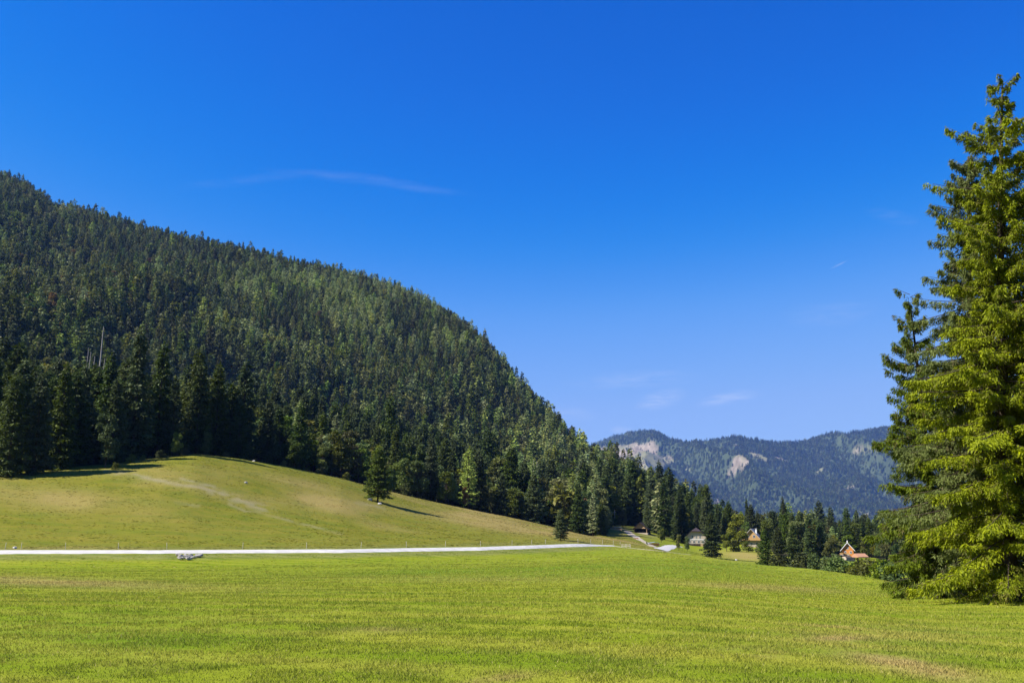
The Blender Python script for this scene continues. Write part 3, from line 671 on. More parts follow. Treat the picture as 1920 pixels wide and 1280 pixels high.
# ------------------------------------------------------------------ the rest of the woods: one scattered mass
def scatter(name, pos, rot, scl, idx_, sources, label, cat):
    me = bpy.data.meshes.new(name); me.vertices.add(len(pos)); me.vertices.foreach_set('co', np.ascontiguousarray(pos, np.float32).ravel())
    a = me.attributes.new('rotv', 'FLOAT_VECTOR', 'POINT'); a.data.foreach_set('vector', np.ascontiguousarray(rot, np.float32).ravel())
    a = me.attributes.new('sclv', 'FLOAT_VECTOR', 'POINT'); a.data.foreach_set('vector', np.ascontiguousarray(scl, np.float32).ravel())
    a = me.attributes.new('idx', 'INT', 'POINT'); a.data.foreach_set('value', np.ascontiguousarray(idx_, np.int32))
    o = link(name, me)
    ng = bpy.data.node_groups.new(name, 'GeometryNodeTree')
    ng.interface.new_socket('Geometry', in_out='INPUT', socket_type='NodeSocketGeometry'); ng.interface.new_socket('Geometry', in_out='OUTPUT', socket_type='NodeSocketGeometry')
    N = ng.nodes.new; Lk = ng.links.new
    gi = N('NodeGroupInput'); go = N('NodeGroupOutput'); jn = N('GeometryNodeJoinGeometry')
    def named(nm, dt):
        nd = N('GeometryNodeInputNamedAttribute'); nd.data_type = dt; nd.inputs['Name'].default_value = nm; return nd.outputs['Attribute']
    ro = named('rotv', 'FLOAT_VECTOR'); sc = named('sclv', 'FLOAT_VECTOR'); ix = named('idx', 'INT')
    er = N('FunctionNodeEulerToRotation'); Lk(ro, er.inputs[0])
    for k, so in enumerate(sources):
        oi = N('GeometryNodeObjectInfo'); oi.transform_space = 'ORIGINAL'; oi.inputs['Object'].default_value = so; oi.inputs['As Instance'].default_value = True
        cp = N('FunctionNodeCompare'); cp.data_type = 'INT'; cp.operation = 'EQUAL'; Lk(ix, cp.inputs[2]); cp.inputs[3].default_value = k
        ip = N('GeometryNodeInstanceOnPoints'); Lk(gi.outputs[0], ip.inputs['Points']); Lk(cp.outputs[0], ip.inputs['Selection'])
        Lk(oi.outputs['Geometry'], ip.inputs['Instance']); Lk(er.outputs[0], ip.inputs['Rotation']); Lk(sc, ip.inputs['Scale'])
        Lk(ip.outputs[0], jn.inputs[0])
    Lk(jn.outputs[0], go.inputs[0])
    md = o.modifiers.new('scatter', 'NODES'); md.node_group = ng
    tag(o, label, cat, kind='stuff')
    return o
rest = np.array([i for i in range(n) if i not in chosen])
srcs = [('spruce', i) for i in range(5)] + [('far', i) for i in range(3)] + [('larch', 0), ('larch', 1), ('farlarch', 0), ('farlarch', 1), ('leaf', 0), ('leaf', 1), ('leaf', 2), ('farleaf', 0), ('farleaf', 1), ('farleaf', 2), ('autumn', 0)]
sl = {s: k for k, s in enumerate(srcs)}
ii = []
for i in rest:
    nr = r_[i] < 620; k = spc[i]
    key = {'s': ('spruce', i % 5) if nr else ('far', i % 3), 'l': ('larch', i % 2) if nr else ('farlarch', i % 2), 'b': ('leaf', i % 3) if nr else ('farleaf', i % 3), 'a': ('autumn', 0)}[k]
    ii.append(sl[key])
ii = np.array(ii)
isb = np.array([spc[i] in 'ba' for i in rest])
s_ = np.where(isb, hgt[rest] * .66 / 15, hgt[rest] / 24)
wd = g.uniform(.8, 1.2, len(rest)); s_ = s_ * np.where(g.uniform(0, 1, len(rest)) < .18, g.uniform(1.1, 1.35, len(rest)), g.uniform(.75, 1.05, len(rest)))
scatter('forest', np.column_stack([X[rest], Y_[rest], Zt[rest] - .2]), np.column_stack([g.normal(0, .02, len(rest)), g.normal(0, .02, len(rest)), g.uniform(0, 6.28, len(rest))]),
        np.column_stack([s_ * wd, s_ * wd, s_]), ii, [SRC[s] for s in srcs], 'dense mixed spruce forest covering the whole mountainside', 'forest')

# ------------------------------------------------------------------ far mountain
RID = [(1000, 850), (1080, 838), (1100, 833), (1150, 816), (1180, 806), (1228, 806), (1256, 820), (1300, 827), (1380, 814), (1440, 825), (1500, 827), (1560, 815), (1620, 804), (1670, 800), (1760, 790), (1900, 786), (2100, 790)]
nu, nv = 420, 130
us = np.linspace(1000, 2050, nu); ridge_v = np.interp(us, [p[0] for p in RID], [p[1] for p in RID])
ridge_v = np.convolve(np.pad(ridge_v, 6, mode='edge'), ker, 'valid') - 1.5 * np.sin(us / 9) * (fbm(us, us * 0, 30, 2, 2) - .3)
t = np.linspace(0, 1.25, nv)[None]; uu = us[:, None]
FS = 1.8
Yr = FS * (5000 + 350 * np.sin(us / 130)[:, None])
Ym = FS * 3300 + (Yr - FS * 3300) * t
aa, ss = ray(uu, ridge_v[:, None] + 3)
zr = CZ + ss * Yr
FX = aa * Yr * (.35 + .65 * Ym / Yr) / 1.0
FX = aa * Ym
prof = np.where(t <= 1, t ** .95, 1 - (t - 1) * 1.5)
env = np.sin(np.pi * np.clip(t, 0, 1)) ** .8
# ridges running down the slope
ww = FX / FS + Ym / FS * .25 + (fbm(FX, Ym, 500 * FS, 3, 4) - .5) * 700
spur = 1 - np.abs(np.sin(ww / 520 * pi)) ; spur2 = 1 - np.abs(np.sin(ww / 190 * pi + 1))
FZ = -30 + (zr + 30) * prof + FS * env * ((spur - .4) * 150 + (spur2 - .4) * 35 + (fbm(FX, Ym, 260 * FS, 4, 14) - .5) * 110)
FU, FV, _ = proj(FX, Ym, FZ)
def fb(u, v, su, sv, rot=0):
    c, s = cos(radians(rot)), sin(radians(rot)); du = FU - u; dv = FV - v
    a = du * c + dv * s; b_ = -du * s + dv * c
    return np.exp(-(a / su) ** 2 - (b_ / sv) ** 2)
fn = fbm(FX, Ym * 1.0, 90 * FS, 4, 33)
clear = fb(1185, 842, 48, 11, -2) * 1.25 + .8 * fb(1200, 856, 60, 10, 8) + fb(1222, 840, 10, 14, 20) + fb(1165, 850, 26, 6) + fb(1205, 868, 10, 14) + fb(1240, 868, 24, 9, -20) + fb(1218, 872, 8, 14)
clear += 1.2 * fb(1385, 862, 15, 17, -35) + 1.1 * fb(1370, 885, 9, 16, 35) + fb(1425, 856, 26, 7, 22) * 1.1 + fb(1380, 834, 6, 3)
clear += 1.1 * fb(1463, 860, 14, 3, 18) + fb(1537, 882, 10, 4, -35) + fb(1344, 942, 7, 11, -20) + .9 * fb(1620, 842, 22, 4, -10) + .8 * fb(1590, 915, 30, 4, -15) + .8 * fb(1612, 962, 18, 3) + .8 * fb(1450, 935, 5, 3) + .8 * fb(1290, 880, 10, 3)
clear = np.clip((clear - .42 + (fn - .5) * 1.1) * 5, 0, 1)
m, nt, out = new_mat('far_slope'); b = NB(nt); pos = b.pos()
nz = b.noise(b.scale(pos, (1, 1, .5)), .010, 7, .7); nz2 = b.noise(pos, .0025, 4)
c = b.mix(b.rng(nz, .35, .65), (.035, .05, .02), (.06, .075, .03))
rk = b.mix(b.rng(nz, .35, .65), (.10, .08, .05), (.30, .245, .18)); rk = b.mix(b.math('MULTIPLY', b.rng(nz2, .46, .56), .8), rk, (.15, .15, .06))
c = b.mix(b.attr('clear'), c, rk)
b.l(b.bsdf(c, .9, .1), out.inputs[0])
id_ = np.arange(nu * nv).reshape(nu, nv)
q = np.stack([id_[:-1, :-1], id_[1:, :-1], id_[1:, 1:], id_[:-1, 1:]], -1).reshape(-1, 4)
fm = np_mesh('far_mountain', np.stack([FX, Ym + 0 * FX, FZ], -1).reshape(-1, 3), q, m, True); attr(fm, 'clear', clear.ravel())
fmo = link('hills', fm); tag(fmo, kind='structure')
# its trees
nf = 60000
a_ = g.uniform(0, nu - 1.001, nf); t_ = g.uniform(0, nv * .84, nf)
i0 = a_.astype(int); j0 = t_.astype(int); fa = a_ - i0; ft = t_ - j0
def bl(A): A = np.broadcast_to(A, (nu, nv)); return (A[i0, j0] * (1 - fa) + A[i0 + 1, j0] * fa) * (1 - ft) + (A[i0, j0 + 1] * (1 - fa) + A[i0 + 1, j0 + 1] * fa) * ft
px, py, pz, pc = bl(FX), bl(Ym + 0 * FX), bl(FZ), bl(clear)
pu, pv, _ = proj(px, py, pz)
k = (g.uniform(0, 1, nf) > pc * .93) & (pu > 1060) & (pu < 1960)
px, py, pz = px[k], py[k], pz[k]; nn = len(px)
hh = g.normal(17, 4.5, nn) / 24 * 1.25; lt = fbm(px, py, 220 * FS, 3, 3)
fi = np.where(g.uniform(0, 1, nn) < .05 + .15 * sstep(.55, .7, lt), 2 + (g.uniform(0, 1, nn) < .35), g.integers(0, 2, nn))
scatter('hill_forest', np.column_stack([px, py, pz - 1]), np.column_stack([0 * px, 0 * px, g.uniform(0, 6.28, nn)]), np.column_stack([hh * 1.5, hh * 1.5, hh]), fi,
        [SRC['far', 0], SRC['far', 1], SRC['farlarch', 0], SRC['farleaf', 0]], 'bluish distant forest on the far mountain with cleared patches', 'forest')

# ------------------------------------------------------------------ big spruces at the right
def hero(name, mat, u, vb, vt, ut, Y, R, seed, label, **kw):
    x, y, _ = pt(u, vb, Y); z = gz(x, y); a, s = ray(ut, vt); H = CZ + s * Y - z + .1
    bend = a * Y - x
    cm, tm = conifer_meshes(name, mat, H=H, R=R, seed=seed, wood=True, bend=bend, **kw)
    r = empty('spruce_tree', (x, y, z - .05)); link('crown', cm, r); link('trunk', tm, r)
    tag(r, label, 'spruce', 'big spruces at the right edge')
    return r
hero('yellow_spruce', M['hero1'], 1898, 1120, 145, 1880, 40, 3.7, 501, 'tallest foreground spruce with yellow-green branches and a bare dark trunk foot, at the right edge', base=1.2, dw=.62, nb=11, el=.17, ew=.045, dens=360, power=.62, droop=.5, irr=.36, hang=1.15, lat=.14)
hero('green_spruce', M['hero2'], 1846, 1112, 288, 1816, 44, 3.05, 502, 'green foreground spruce of middle height between its taller and its shorter neighbour', base=.7, dw=.58, nb=12, el=.17, ew=.042, dens=340, power=.40, droop=.55, irr=.38, hang=1.3, lat=.13)
hero('olive_spruce', M['hero3'], 1764, 1108, 572, 1707, 48, 2.3, 503, 'shortest foreground spruce, leftmost of the big ones, with a thin top against the sky', base=.7, dw=.58, nb=11, el=.17, ew=.042, dens=360, power=.38, droop=.5, irr=.30, hang=1.3, lat=.13)
hero('edge_spruce', M['hero1'], 2035, 1125, -150, 2010, 39, 2.9, 504, 'foreground spruce almost wholly beyond the right edge, one branch reaching in', base=2.0, dw=.9, nb=7, el=.26, ew=.075, dens=160, power=.5, droop=.5, irr=.38, hang=1.15, lat=.14)

# ------------------------------------------------------------------ dead trunks
def dead(u, vb, vt, Y, seed, rad=.22, label='', lean=0.):
    x, y, _ = pt(u, vb, Y); z = gz(x, y); a, s = ray(u, vt); H = CZ + s * Y - z; g_ = np.random.default_rng(seed)
    zz = np.linspace(-.5, H, 12); pts = np.column_stack([lean * zz + .1 * np.sin(zz * .3), .1 * np.cos(zz * .3), zz])
    parts = [tube(pts, rad * 1.5 * (1 - zz / H * .75), 7)]
    r = empty('dead_tree', (x, y, z)); V, q = join(parts); link('trunk', np_mesh('dead_trunk', V, q, M['deadwood'], True), r)
    br = []
    for k in range(16):
        h = g_.uniform(.35, .95) * H; az = g_.uniform(0, 6.28); L = g_.uniform(.5, 1.6) * (1.1 - h / H)+.2; ss_ = np.linspace(0, 1, 3)[:, None]
        br.append(tube(np.array([lean * h, 0, h]) + np.array([cos(az), sin(az), -.2]) * L * ss_, .05 * (1 - ss_[:, 0] * .7), 4))
    V, q = join(br); link('branches', np_mesh('dead_branches', V, q, M['deadwood'], True), r)
    tag(r, label, 'dead tree', 'bleached dead trunks')
for j, (u, vb, vt, Y, rd, lab) in enumerate([(152, 760, 652, 330, .2, 'leftmost short bleached dead trunk of the group'), (157, 760, 660, 328, .22, 'second bleached dead trunk from the left of the group'), (165, 762, 668, 326, .2, 'thin bleached dead trunk left of the tallest one'),
        (176, 765, 612, 324, .30, 'tallest bleached dead trunk standing pale above the dark spruces'), (184, 766, 672, 322, .2, 'bleached dead trunk just right of the tallest one'), (188, 768, 682, 321, .16, 'rightmost short bleached dead trunk'),]):
    dead(u, vb, vt, Y, 600 + j, rd, lab, lean=.03)
for j, u in enumerate((1001, 1007, 1013)):
    dead(u, 960, 862 + 3 * j, 520, 620 + j, .3, 'pale bare trunk among the woods on the lower spur')

# ------------------------------------------------------------------ fence posts along the road
posts = [10, 40, 123, 222, 313, 455, 575, 677, 762, 835, 901, 960, 997, 1023, 1084, 1108, 1130, 1150, 1163]
first = None
for j, u in enumerate(posts):
    thp = atan2(*pt(u, 1026, 150)[:2]); rr0 = float(np.interp(thp, TH, R5[:, 0])) + 1.2
    x, y = sin(thp) * rr0, cos(thp) * rr0
    if first is None:
        V, q = tube([(0, 0, -.3), (0, 0, .5), (.01, 0, .92), (.01, 0, .95)], [.04, .038, .034, .01], 7)
        first = link('fence_post', np_mesh('fence_post', V, q, M['post'], False)); o = first
    else:
        o = first.copy(); COL.objects.link(o)
    o.location = (x, y, gz(x, y)); o.rotation_euler = (.04 * sin(j * 2.1), .05 * cos(j * 1.7), j)
    tag(o, 'thin pale wooden fence post beside the white road, %s from the left' % ORD[j], 'fence post', 'fence posts along the white road')

# ------------------------------------------------------------------ rocks
def rock_mesh(name, seed, n=9):
    g_ = np.random.default_rng(seed); V = []
    th = np.linspace(0, pi, 7)[1:-1]; ph = np.arange(n) * 2 * pi / n
    V.append((0, 0, 1.)); 
    for a in th:
        for p_ in ph: V.append((sin(a) * cos(p_), sin(a) * sin(p_), cos(a)))
    V.append((0, 0, -1.)); V = np.array(V) * g_.uniform(.72, 1.15, (len(V), 1)) * [1, .8, .65]
    Fc = [(0, 1 + k, 1 + (k + 1) % n) for k in range(n)]
    for i in range(4):
        for k in range(n): Fc.append((1 + i * n + k, 1 + (i + 1) * n + k, 1 + (i + 1) * n + (k + 1) % n, 1 + i * n + (k + 1) % n))
    Fc += [(len(V) - 1, 1 + 4 * n + (k + 1) % n, 1 + 4 * n + k) for k in range(n)]
    me = bpy.data.meshes.new(name); me.from_pydata([tuple(v) for v in V], [], Fc); me.update(); return me
M['stone'] = solid_mat('grey_culvert_stone', (.42, .39, .35), (.22, .20, .175), 3.0, .9, .1, (1, 1, 1), .6, .06)
RM = [rock_mesh('boulder', 700 + i) for i in range(4)]
for me in RM: me.materials.append(M['rock'])
def boulder(u, v, Y, s, k, label, grp=None, rz=0., name='boulder', dz=0.2):
    x, y, _ = pt(u, v, Y); o = link(name, RM[k % 4]); o.location = (x, y, gz(x, y) + s * dz); o.scale = (s, s, s); o.rotation_euler = (0, 0, rz)
    tag(o, label, 'boulder', grp or 'stones scattered on the grass'); return o
boulder(459, 935, 205, .42, 0, 'small white boulder lying alone in the middle of the hill meadow')
boulder(476, 864, 240, .4, 1, 'grey boulder at the top edge of the meadow below the conical spruces')
boulder(1380, 1047, 300, .55, 2, 'white boulder on the brownish lawn below the chalet')
boulder(712, 948, 226, .5, 3, 'pale stone at the foot of the lone spruce')
boulder(693, 942, 228, .6, 0, 'low stone left of the lone spruce')
boulder(1568, 1071, 128, .35, 1, 'small white stone at the field edge left of the cottage')
boulder(28, 1027, 138, .35, 2, 'small grey stone just above the road at the far left')
CM = [rock_mesh('stone', 720 + i) for i in range(4)]
for me in CM: me.materials.append(M['stone'])
# stone culvert under the road
rz_ = np.random.default_rng(9)
cu = empty('stone_culvert', (0, 0, 0)); x, y, _ = pt(345, 1046, 128); cu.location = (x, y, gz(x, y))
for k in range(34):
    tt = rz_.uniform(0, 1); dx = (tt - .5) * 3.3 * (1.15 - .6 * (k / 34)); dd = .5 - k / 34 * 3.6
    xx, yy = x + dx + .35 * (k / 34) * 2, y + 2.2 + dd * 1.4; o = link('stone', CM[k % 4], cu); s = rz_.uniform(.16, .36)
    o.location = (xx - x, yy - y, gz(xx, yy) - cu.location.z + s * .4 + .1); o.scale = (s, s, s * .9); o.rotation_euler = (0, 0, rz_.uniform(0, 6))
tag(cu, 'rough stone culvert spilling out below the white road', 'culvert')

# ------------------------------------------------------------------ buildings
def box_vf(x0, x1, y0, y1, z0, z1):
    V = [(x0, y0, z0), (x1, y0, z0), (x1, y1, z0), (x0, y1, z0), (x0, y0, z1), (x1, y0, z1), (x1, y1, z1), (x0, y1, z1)]
    return V, [(0, 3, 2, 1), (4, 5, 6, 7), (0, 1, 5, 4), (1, 2, 6, 5), (2, 3, 7, 6), (3, 0, 4, 7)]
def boxes(name, lst, mat, parent):
    V, Fc = [], []
    for b_ in lst:
        v, f = box_vf(*b_); o = len(V); V += v; Fc += [tuple(i + o for i in q) for q in f]
    return mesh_obj(name, V, Fc, mat, parent)
def prism(name, prof, y0, y1, mat, parent):
    n = len(prof); V = [(x, y0, z) for x, z in prof] + [(x, y1, z) for x, z in prof]
    Fc = [tuple(range(n)), tuple(range(2 * n - 1, n - 1, -1))] + [((k + 1) % n, k, n + k, n + (k + 1) % n) for k in range(n)]
    return mesh_obj(name, V, Fc, mat, parent)
def gable_roof(name, hw, ez, rz_, y0, y1, th, over, mat, parent):
    sl = (rz_ - ez) / hw; xo = hw + over; zo = ez - over * sl
    prof = [(-xo, zo), (0, rz_), (xo, zo), (xo, zo + th), (0, rz_ + th), (-xo, zo + th)]
    return prism(name, prof, y0, y1, mat, parent)
def window(parent, x, z, w, h, y, mat_f='white', shutters=None):
    f = boxes('window', [(x - w / 2 - .07, x + w / 2 + .07, y - .06, y, z - h / 2 - .07, z - h / 2), (x - w / 2 - .07, x + w / 2 + .07, y - .06, y, z + h / 2, z + h / 2 + .07), (x - w / 2 - .07, x - w / 2, y - .06, y, z - h / 2, z + h / 2), (x + w / 2, x + w / 2 + .07, y - .06, y, z - h / 2, z + h / 2), (x - .03, x + .03, y - .05, y - .01, z - h / 2, z + h / 2)], M[mat_f], parent)
    boxes('pane', [(x - w / 2, x + w / 2, y - .03, y + .01, z - h / 2, z + h / 2)], M['glass'], f)
    return f
def site(name, u, vb, Y, rz, label, cat):
    x, y, _ = pt(u, vb, Y); e = empty(name, (x, y, gz(x, y)), rz); tag(e, label, cat); return e
# open shed
e = site('open_shed', 1201, 998, 400, -.35, 'small open wooden shed with a dark gable roof and a dark mouth, above the lawn', 'shed')
boxes('foundation', [(-3, 3, -.15, 6, -1.2, .25)], M['plaster'], e)
boxes('wall', [(-2.7, -2.5, 0, 5.8, .25, 2.0), (2.5, 2.7, 0, 5.8, .25, 2.0), (-2.5, 2.5, 5.6, 5.8, .25, 2.0)], M['wood_dark'], e)
prism('gable', [(-2.7, 2.0), (2.7, 2.0), (.0, 4.3)], .05, .2, M['wood_tan'], e)
boxes('post', [(-2.7, -2.5, -.15, -.002, .25, 2.0)], M['wood_tan'], e); boxes('post', [(2.5, 2.7, -.15, -.002, .25, 2.0)], M['wood_tan'], e)
gable_roof('roof', 2.7, 2.03, 4.35, -.9, 6.2, .18, .7, M['roof_dark'], e)
# barn
e = site('barn', 1306, 1023, 384, -.2, 'cream barn with a dark half-hipped roof, partly hidden by a broad spruce', 'barn')
boxes('wall', [(-4, 4, 0, 10, -1.5, 3.6)], M['plaster'], e)
prism('gable', [(-4, 3.6), (4, 3.6), (2.0, 5.6), (-2.0, 5.6)], .02, .3, M['plaster'], e)
# half hip roof
ho, rzv, ezv, oy = 4.7, 6.9, 2.95, -.8
V = [(-ho, oy, ezv), (ho, oy, ezv), (-2.0, oy, 5.65), (2.0, oy, 5.65), (0, 1.4, 7.0), (0, 10.8, 7.0), (-ho, 10.8, ezv), (ho, 10.8, ezv)]
V2 = [(x, y, z + .22) for x, y, z in V]
Fr = [(0, 2, 4, 5, 6), (1, 7, 5, 4, 3), (2, 3, 4)]
Fc = [tuple(reversed(f)) for f in Fr] + [tuple(i + 8 for i in f) for f in Fr] + [(0, 8, 10, 2), (2, 10, 11, 3), (3, 11, 9, 1), (1, 9, 15, 7), (7, 15, 13, 5), (5, 13, 14, 6), (6, 14, 8, 0)]
mesh_obj('roof', V + V2, Fc, M['roof_dark'], e)
boxes('plinth', [(-4.03, 4.03, -.04, 0, -1.5, .9)], M['wood_dark'], e)
boxes('cornice', [(-4.05, 4.05, -.12, -.045, 2.4, 2.65)], M['white'], e)
for x in (-2.6, -.9, .9, 2.6): window(e, x, 1.65, .75, .9, -.001)
for x in (-1.5, 0, 1.5): window(e, x, 3.6, .6, 1.3, .018)
boxes('door', [(1.6, 2.6, -.10, -.045, -.3, .88)], M['wood_tan'], e)
# chalet
e = site('chalet', 1409, 1020, 402, -.35, 'wooden chalet with a pale steep roof, left half behind trees', 'house')
boxes('wall', [(-3.9, 3.9, 0, 9, -1.5, 2.9)], M['plaster'], e)
prism('gable', [(-3.9, 2.9), (3.9, 2.9), (0, 7.1)], -.1, .3, M['wood_honey'], e)
gable_roof('roof', 3.9, 2.95, 7.2, -.8, 9.6, .28, .9, M['roof_pale'], e)
bl_ = boxes('balcony', [(-3.8, 3.8, -1.0, -.1, 2.55, 2.7)], M['wood_dark'], e)
boxes('railing', [(-3.8, 3.8, -1.0, -.94, 2.7, 3.5)], M['wood_honey'], bl_)
for x in (-1.2, 1.2): window(e, x, 4.3, .8, 1.0, -.102)
for x in (-2.2, 0, 2.2): window(e, x, 1.3, .9, 1.0, -.001)
c_ = boxes('chimney', [(1.5, 2.1, 2.5, 3.1, 5.0, 7.3)], M['white'], e); boxes('cap', [(1.35, 2.25, 2.35, 3.25, 7.3, 7.45)], M['white'], c_)
# cottage
e = site('cottage', 1590.5, 1050, 372, -.35, 'small orange timber cottage with a steep white-edged roof at the edge of the woods', 'cottage')
boxes('foundation', [(-2.2, 2.2, -.05, 6, -1.5, .1)], M['wood_dark'], e)
boxes('wall', [(-2.1, 2.1, 0, 5.9, .1, 3.4)], M['wood_orange'], e)
prism('gable', [(-2.1, 3.4), (2.1, 3.4), (0, 5.7)], .02, .3, M['wood_orange'], e)
gable_roof('roof', 2.1, 3.42, 5.85, -.5, 6.5, .14, .6, M['roof_dark'], e)
sl_ = (5.85 - 3.42) / 2.1; xo = 2.7; zo = 3.42 - .6 * sl_
prism('bargeboard', [(-xo, zo - .05), (0, 5.80), (xo, zo - .05), (xo, zo + .26), (0, 6.13), (-xo, zo + .26)], -.6, -.505, M['white'], e)
bl_ = boxes('balcony', [(-2.9, 0.6, -1.1, -.06, 1.3, 1.42)], M['white'], e)
boxes('railing', [(-2.9, .6, -1.1, -1.05, 1.42, 2.1)], M['wood_honey'], bl_)
window(e, 0, 3.9, .6, .7, .018); window(e, -.9, 2.3, .6, .8, -.001); window(e, 1.1, 2.3, .6, .8, -.001)
boxes('chimney', [(-.2, .2, 2.6, 3.0, 5.3, 6.7)], M['white'], e)
# hut
e = site('hut', 1608, 1061, 350, .35, 'low hut with a terracotta roof directly below the orange cottage', 'hut')
boxes('wall', [(-1.9, 1.9, 0, 3.2, -2, 1.6)], M['plaster'], e)
prism('roof', [(-.4, 1.55), (3.5, 1.55), (3.5, 1.72), (1.5, 2.9), (-.4, 1.72)], -2.3, 2.3, M['roof_terra'], e).rotation_euler = (0, 0, -pi / 2)
bpy.data.objects['roof' if False else e.children[-1].name].location = (0, 3.2, 0)
boxes('door', [(-.2, .7, -.03, 0, -.2, 1.4)], M['wood_tan'], e)
window(e, -1.2, .8, .5, .6, -.001)
# sheeted timber stacks
e = site('timber_stack', 1226, 1019, 300, .1, 'low stack of orange timber under a pale blue sheet beside the footpath', 'timber stack')
boxes('timber', [(-1.6, 1.6, -.5 + .02 * k, .5 - .02 * k, -.2 + .2 * k, -.02 + .2 * k) for k in range(4)], M['wood_orange'], e)
prism('sheet', [(-1.8, .60), (0.2, .95), (1.8, .60), (1.8, .66), (.2, 1.03), (-1.8, .66)], -.7, .7, M['tarp'], e)
e = site('timber_pile', 1155, 991, 400, -.1, 'long low pile covered in faded blue sheeting near the thin pole', 'timber pile')
boxes('timber', [(-2.4, 2.4, -.6 + .03 * k, .6 - .03 * k, -.2 + .22 * k, 0 + .22 * k) for k in range(4)], M['wood_tan'], e)
prism('sheet', [(-2.6, .72), (-1, 1.15), (1.2, 1.1), (2.6, .7), (2.6, .76), (1.2, 1.17), (-1, 1.22), (-2.6, .78)], -.8, .8, M['tarp'], e)
# small barrier
e = site('barrier', 1193, 1013, 318, .1, 'small orange and white barrier board standing on the lawn', 'barrier')
boxes('board', [(-.7, .7, -.03, .03, .45, .72)], M['orange'], e); boxes('board', [(-.7, .7, -.03, .03, .78, 1.0)], M['white'], e)
for x in (-.6, .6): boxes('leg', [(x - .04, x + .04, .032, .10, -.3, 1.0)], M['post'], e)
# rail gate
e = site('rail_fence', 1174, 1026, 217, -.5, 'short wooden rail fence where the white road ends', 'fence')
e.scale = (.8, .8, .75)
for x in (-1.2, 0, 1.2): boxes('post', [(x - .06, x + .06, -.06, .06, -.4, 1.1)], M['post'], e)
for z in (.45, .85): boxes('rail', [(-1.4, 1.4, -.11, -.062, z, z + .12)], M['post'], e)
# pole
x, y, _ = pt(1153, 984, 415); V, q = tube([(0, 0, -1), (0, 0, 3), (0, 0, 7.4), (0, 0, 7.45)], [.08, .075, .055, .01], 8)
e = empty('utility_pole', (x, y, gz(x, y))); link('mast', np_mesh('mast', V, q, M['post'], True), e); boxes('crossarm', [(-.6, .6, -.15, -.09, 6.6, 6.72)], M['post'], e)
tag(e, 'thin pale pole standing left of the dark round tree above the lawn', 'pole')

# ------------------------------------------------------------------ near grass: blades as one mass
g = np.random.default_rng(77)
nb_ = 620000
rr0 = 7.5 * (125 / 7.5) ** (g.uniform(0, 1, nb_) ** 1.05); thb = g.uniform(-.56, .56, nb_)
bx, by = np.sin(thb) * rr0, np.cos(thb) * rr0
bz = ground_z(bx, by)
tuft = fbm(bx, by, .55, 3, 91); tuft2 = fbm(bx, by, 4.0, 3, 92)
kp = g.uniform(0, 1, nb_) < .35 + .9 * sstep(.35, .65, tuft)
bx, by, bz, rr0, tuft, tuft2, thb = [a[kp] for a in (bx, by, bz, rr0, tuft, tuft2, thb)]; nb_ = len(bx)
hb = g.uniform(.018, .045, nb_) * (.55 + .9 * tuft) * (1 + rr0 / 80) * (1 - .45 * sstep(60, 120, rr0)); wb = .0028 * (1 + rr0 / 9)
az = g.uniform(0, 2 * pi, nb_); ln = g.uniform(.2, 1.0, nb_) * hb; la = g.uniform(0, 2 * pi, nb_)
B = np.column_stack([bx, by, bz - .004]); sd = np.column_stack([np.cos(az), np.sin(az), 0 * az]) * wb[:, None]
tipv = B + np.column_stack([np.cos(la) * ln, np.sin(la) * ln, hb])
V = np.stack([B - sd, B + sd, tipv], 1).reshape(-1, 3)
# coarser tufts farther out, on the field's far half and the hill pasture
nt2 = 200000
rt = np.sqrt(g.uniform(70 ** 2, 335 ** 2, nt2)); tt = g.uniform(-.56, .45, nt2); tx, ty = np.sin(tt) * rt, np.cos(tt) * rt
ia = np.clip(np.searchsorted(TH, tt), 0, len(TH) - 1); ja = np.clip(np.searchsorted(RR, rt), 0, len(RR) - 1)
tn = fbm(tx, ty, 2.6, 3, 191); tn2 = fbm(tx, ty, 11, 3, 192)
onroad = (rt > R4[ia, 0] - .6) & (rt < R5[ia, 0] + .6)
kp = (~onroad) & (forest[ia, ja] < .05) & (g.uniform(0, 1, nt2) < .25 + 1.1 * sstep(.42, .62, tn)) & (bare[ia, ja] < .35) & (g.uniform(0, 1, nt2) < sstep(60, 150, rt) )
tx, ty, rt, tt, ia, ja, tn, tn2 = [a[kp] for a in (tx, ty, rt, tt, ia, ja, tn, tn2)]; nt2 = len(tx)
hillt = hill[ia, ja]; ht = g.uniform(.02, .075, nt2) * (.35 + .8 * tn) * (1 + .3 * hillt); wt = g.uniform(.10, .34, nt2) * (1 + .5 * hillt)
az = g.normal(0, .35, nt2); B2 = np.column_stack([tx, ty, ground_z(tx, ty) - .01]); sd2 = np.column_stack([np.cos(az), np.sin(az), 0 * az]) * wt[:, None]
V2 = np.stack([B2 - sd2, B2 + sd2, B2 + np.column_stack([g.normal(0, .05, nt2), g.normal(0, .05, nt2), ht])], 1).reshape(-1, 3)
V = np.concatenate([V, V2])
m, nt, out = new_mat('grass_blades'); b = NB(nt); pos = b.pos()
mid = b.noise(b.scale(pos, (.55, 1, 1)), .42, 5, .6, .4); big = b.noise(b.scale(pos, (.5, 1.2, 1)), .055, 4, .55, .6)
t_ = b.attr('tone')
c = b.mix(b.rng(big, .35, .68), (.15, .205, .022), (.24, .265, .035))
c = b.mix(b.math('MULTIPLY', b.rng(mid, .40, .72), .6), c, (.33, .32, .028))
m3 = b.noise(b.scale(pos, (.35, 1.0, 1)), .30, 4, .65, .8); m4 = b.noise(pos, 1.6, 3, .6)
c = b.mix(b.math('MULTIPLY', b.rng(m3, .50, .34), .75), c, (.085, .165, .006))
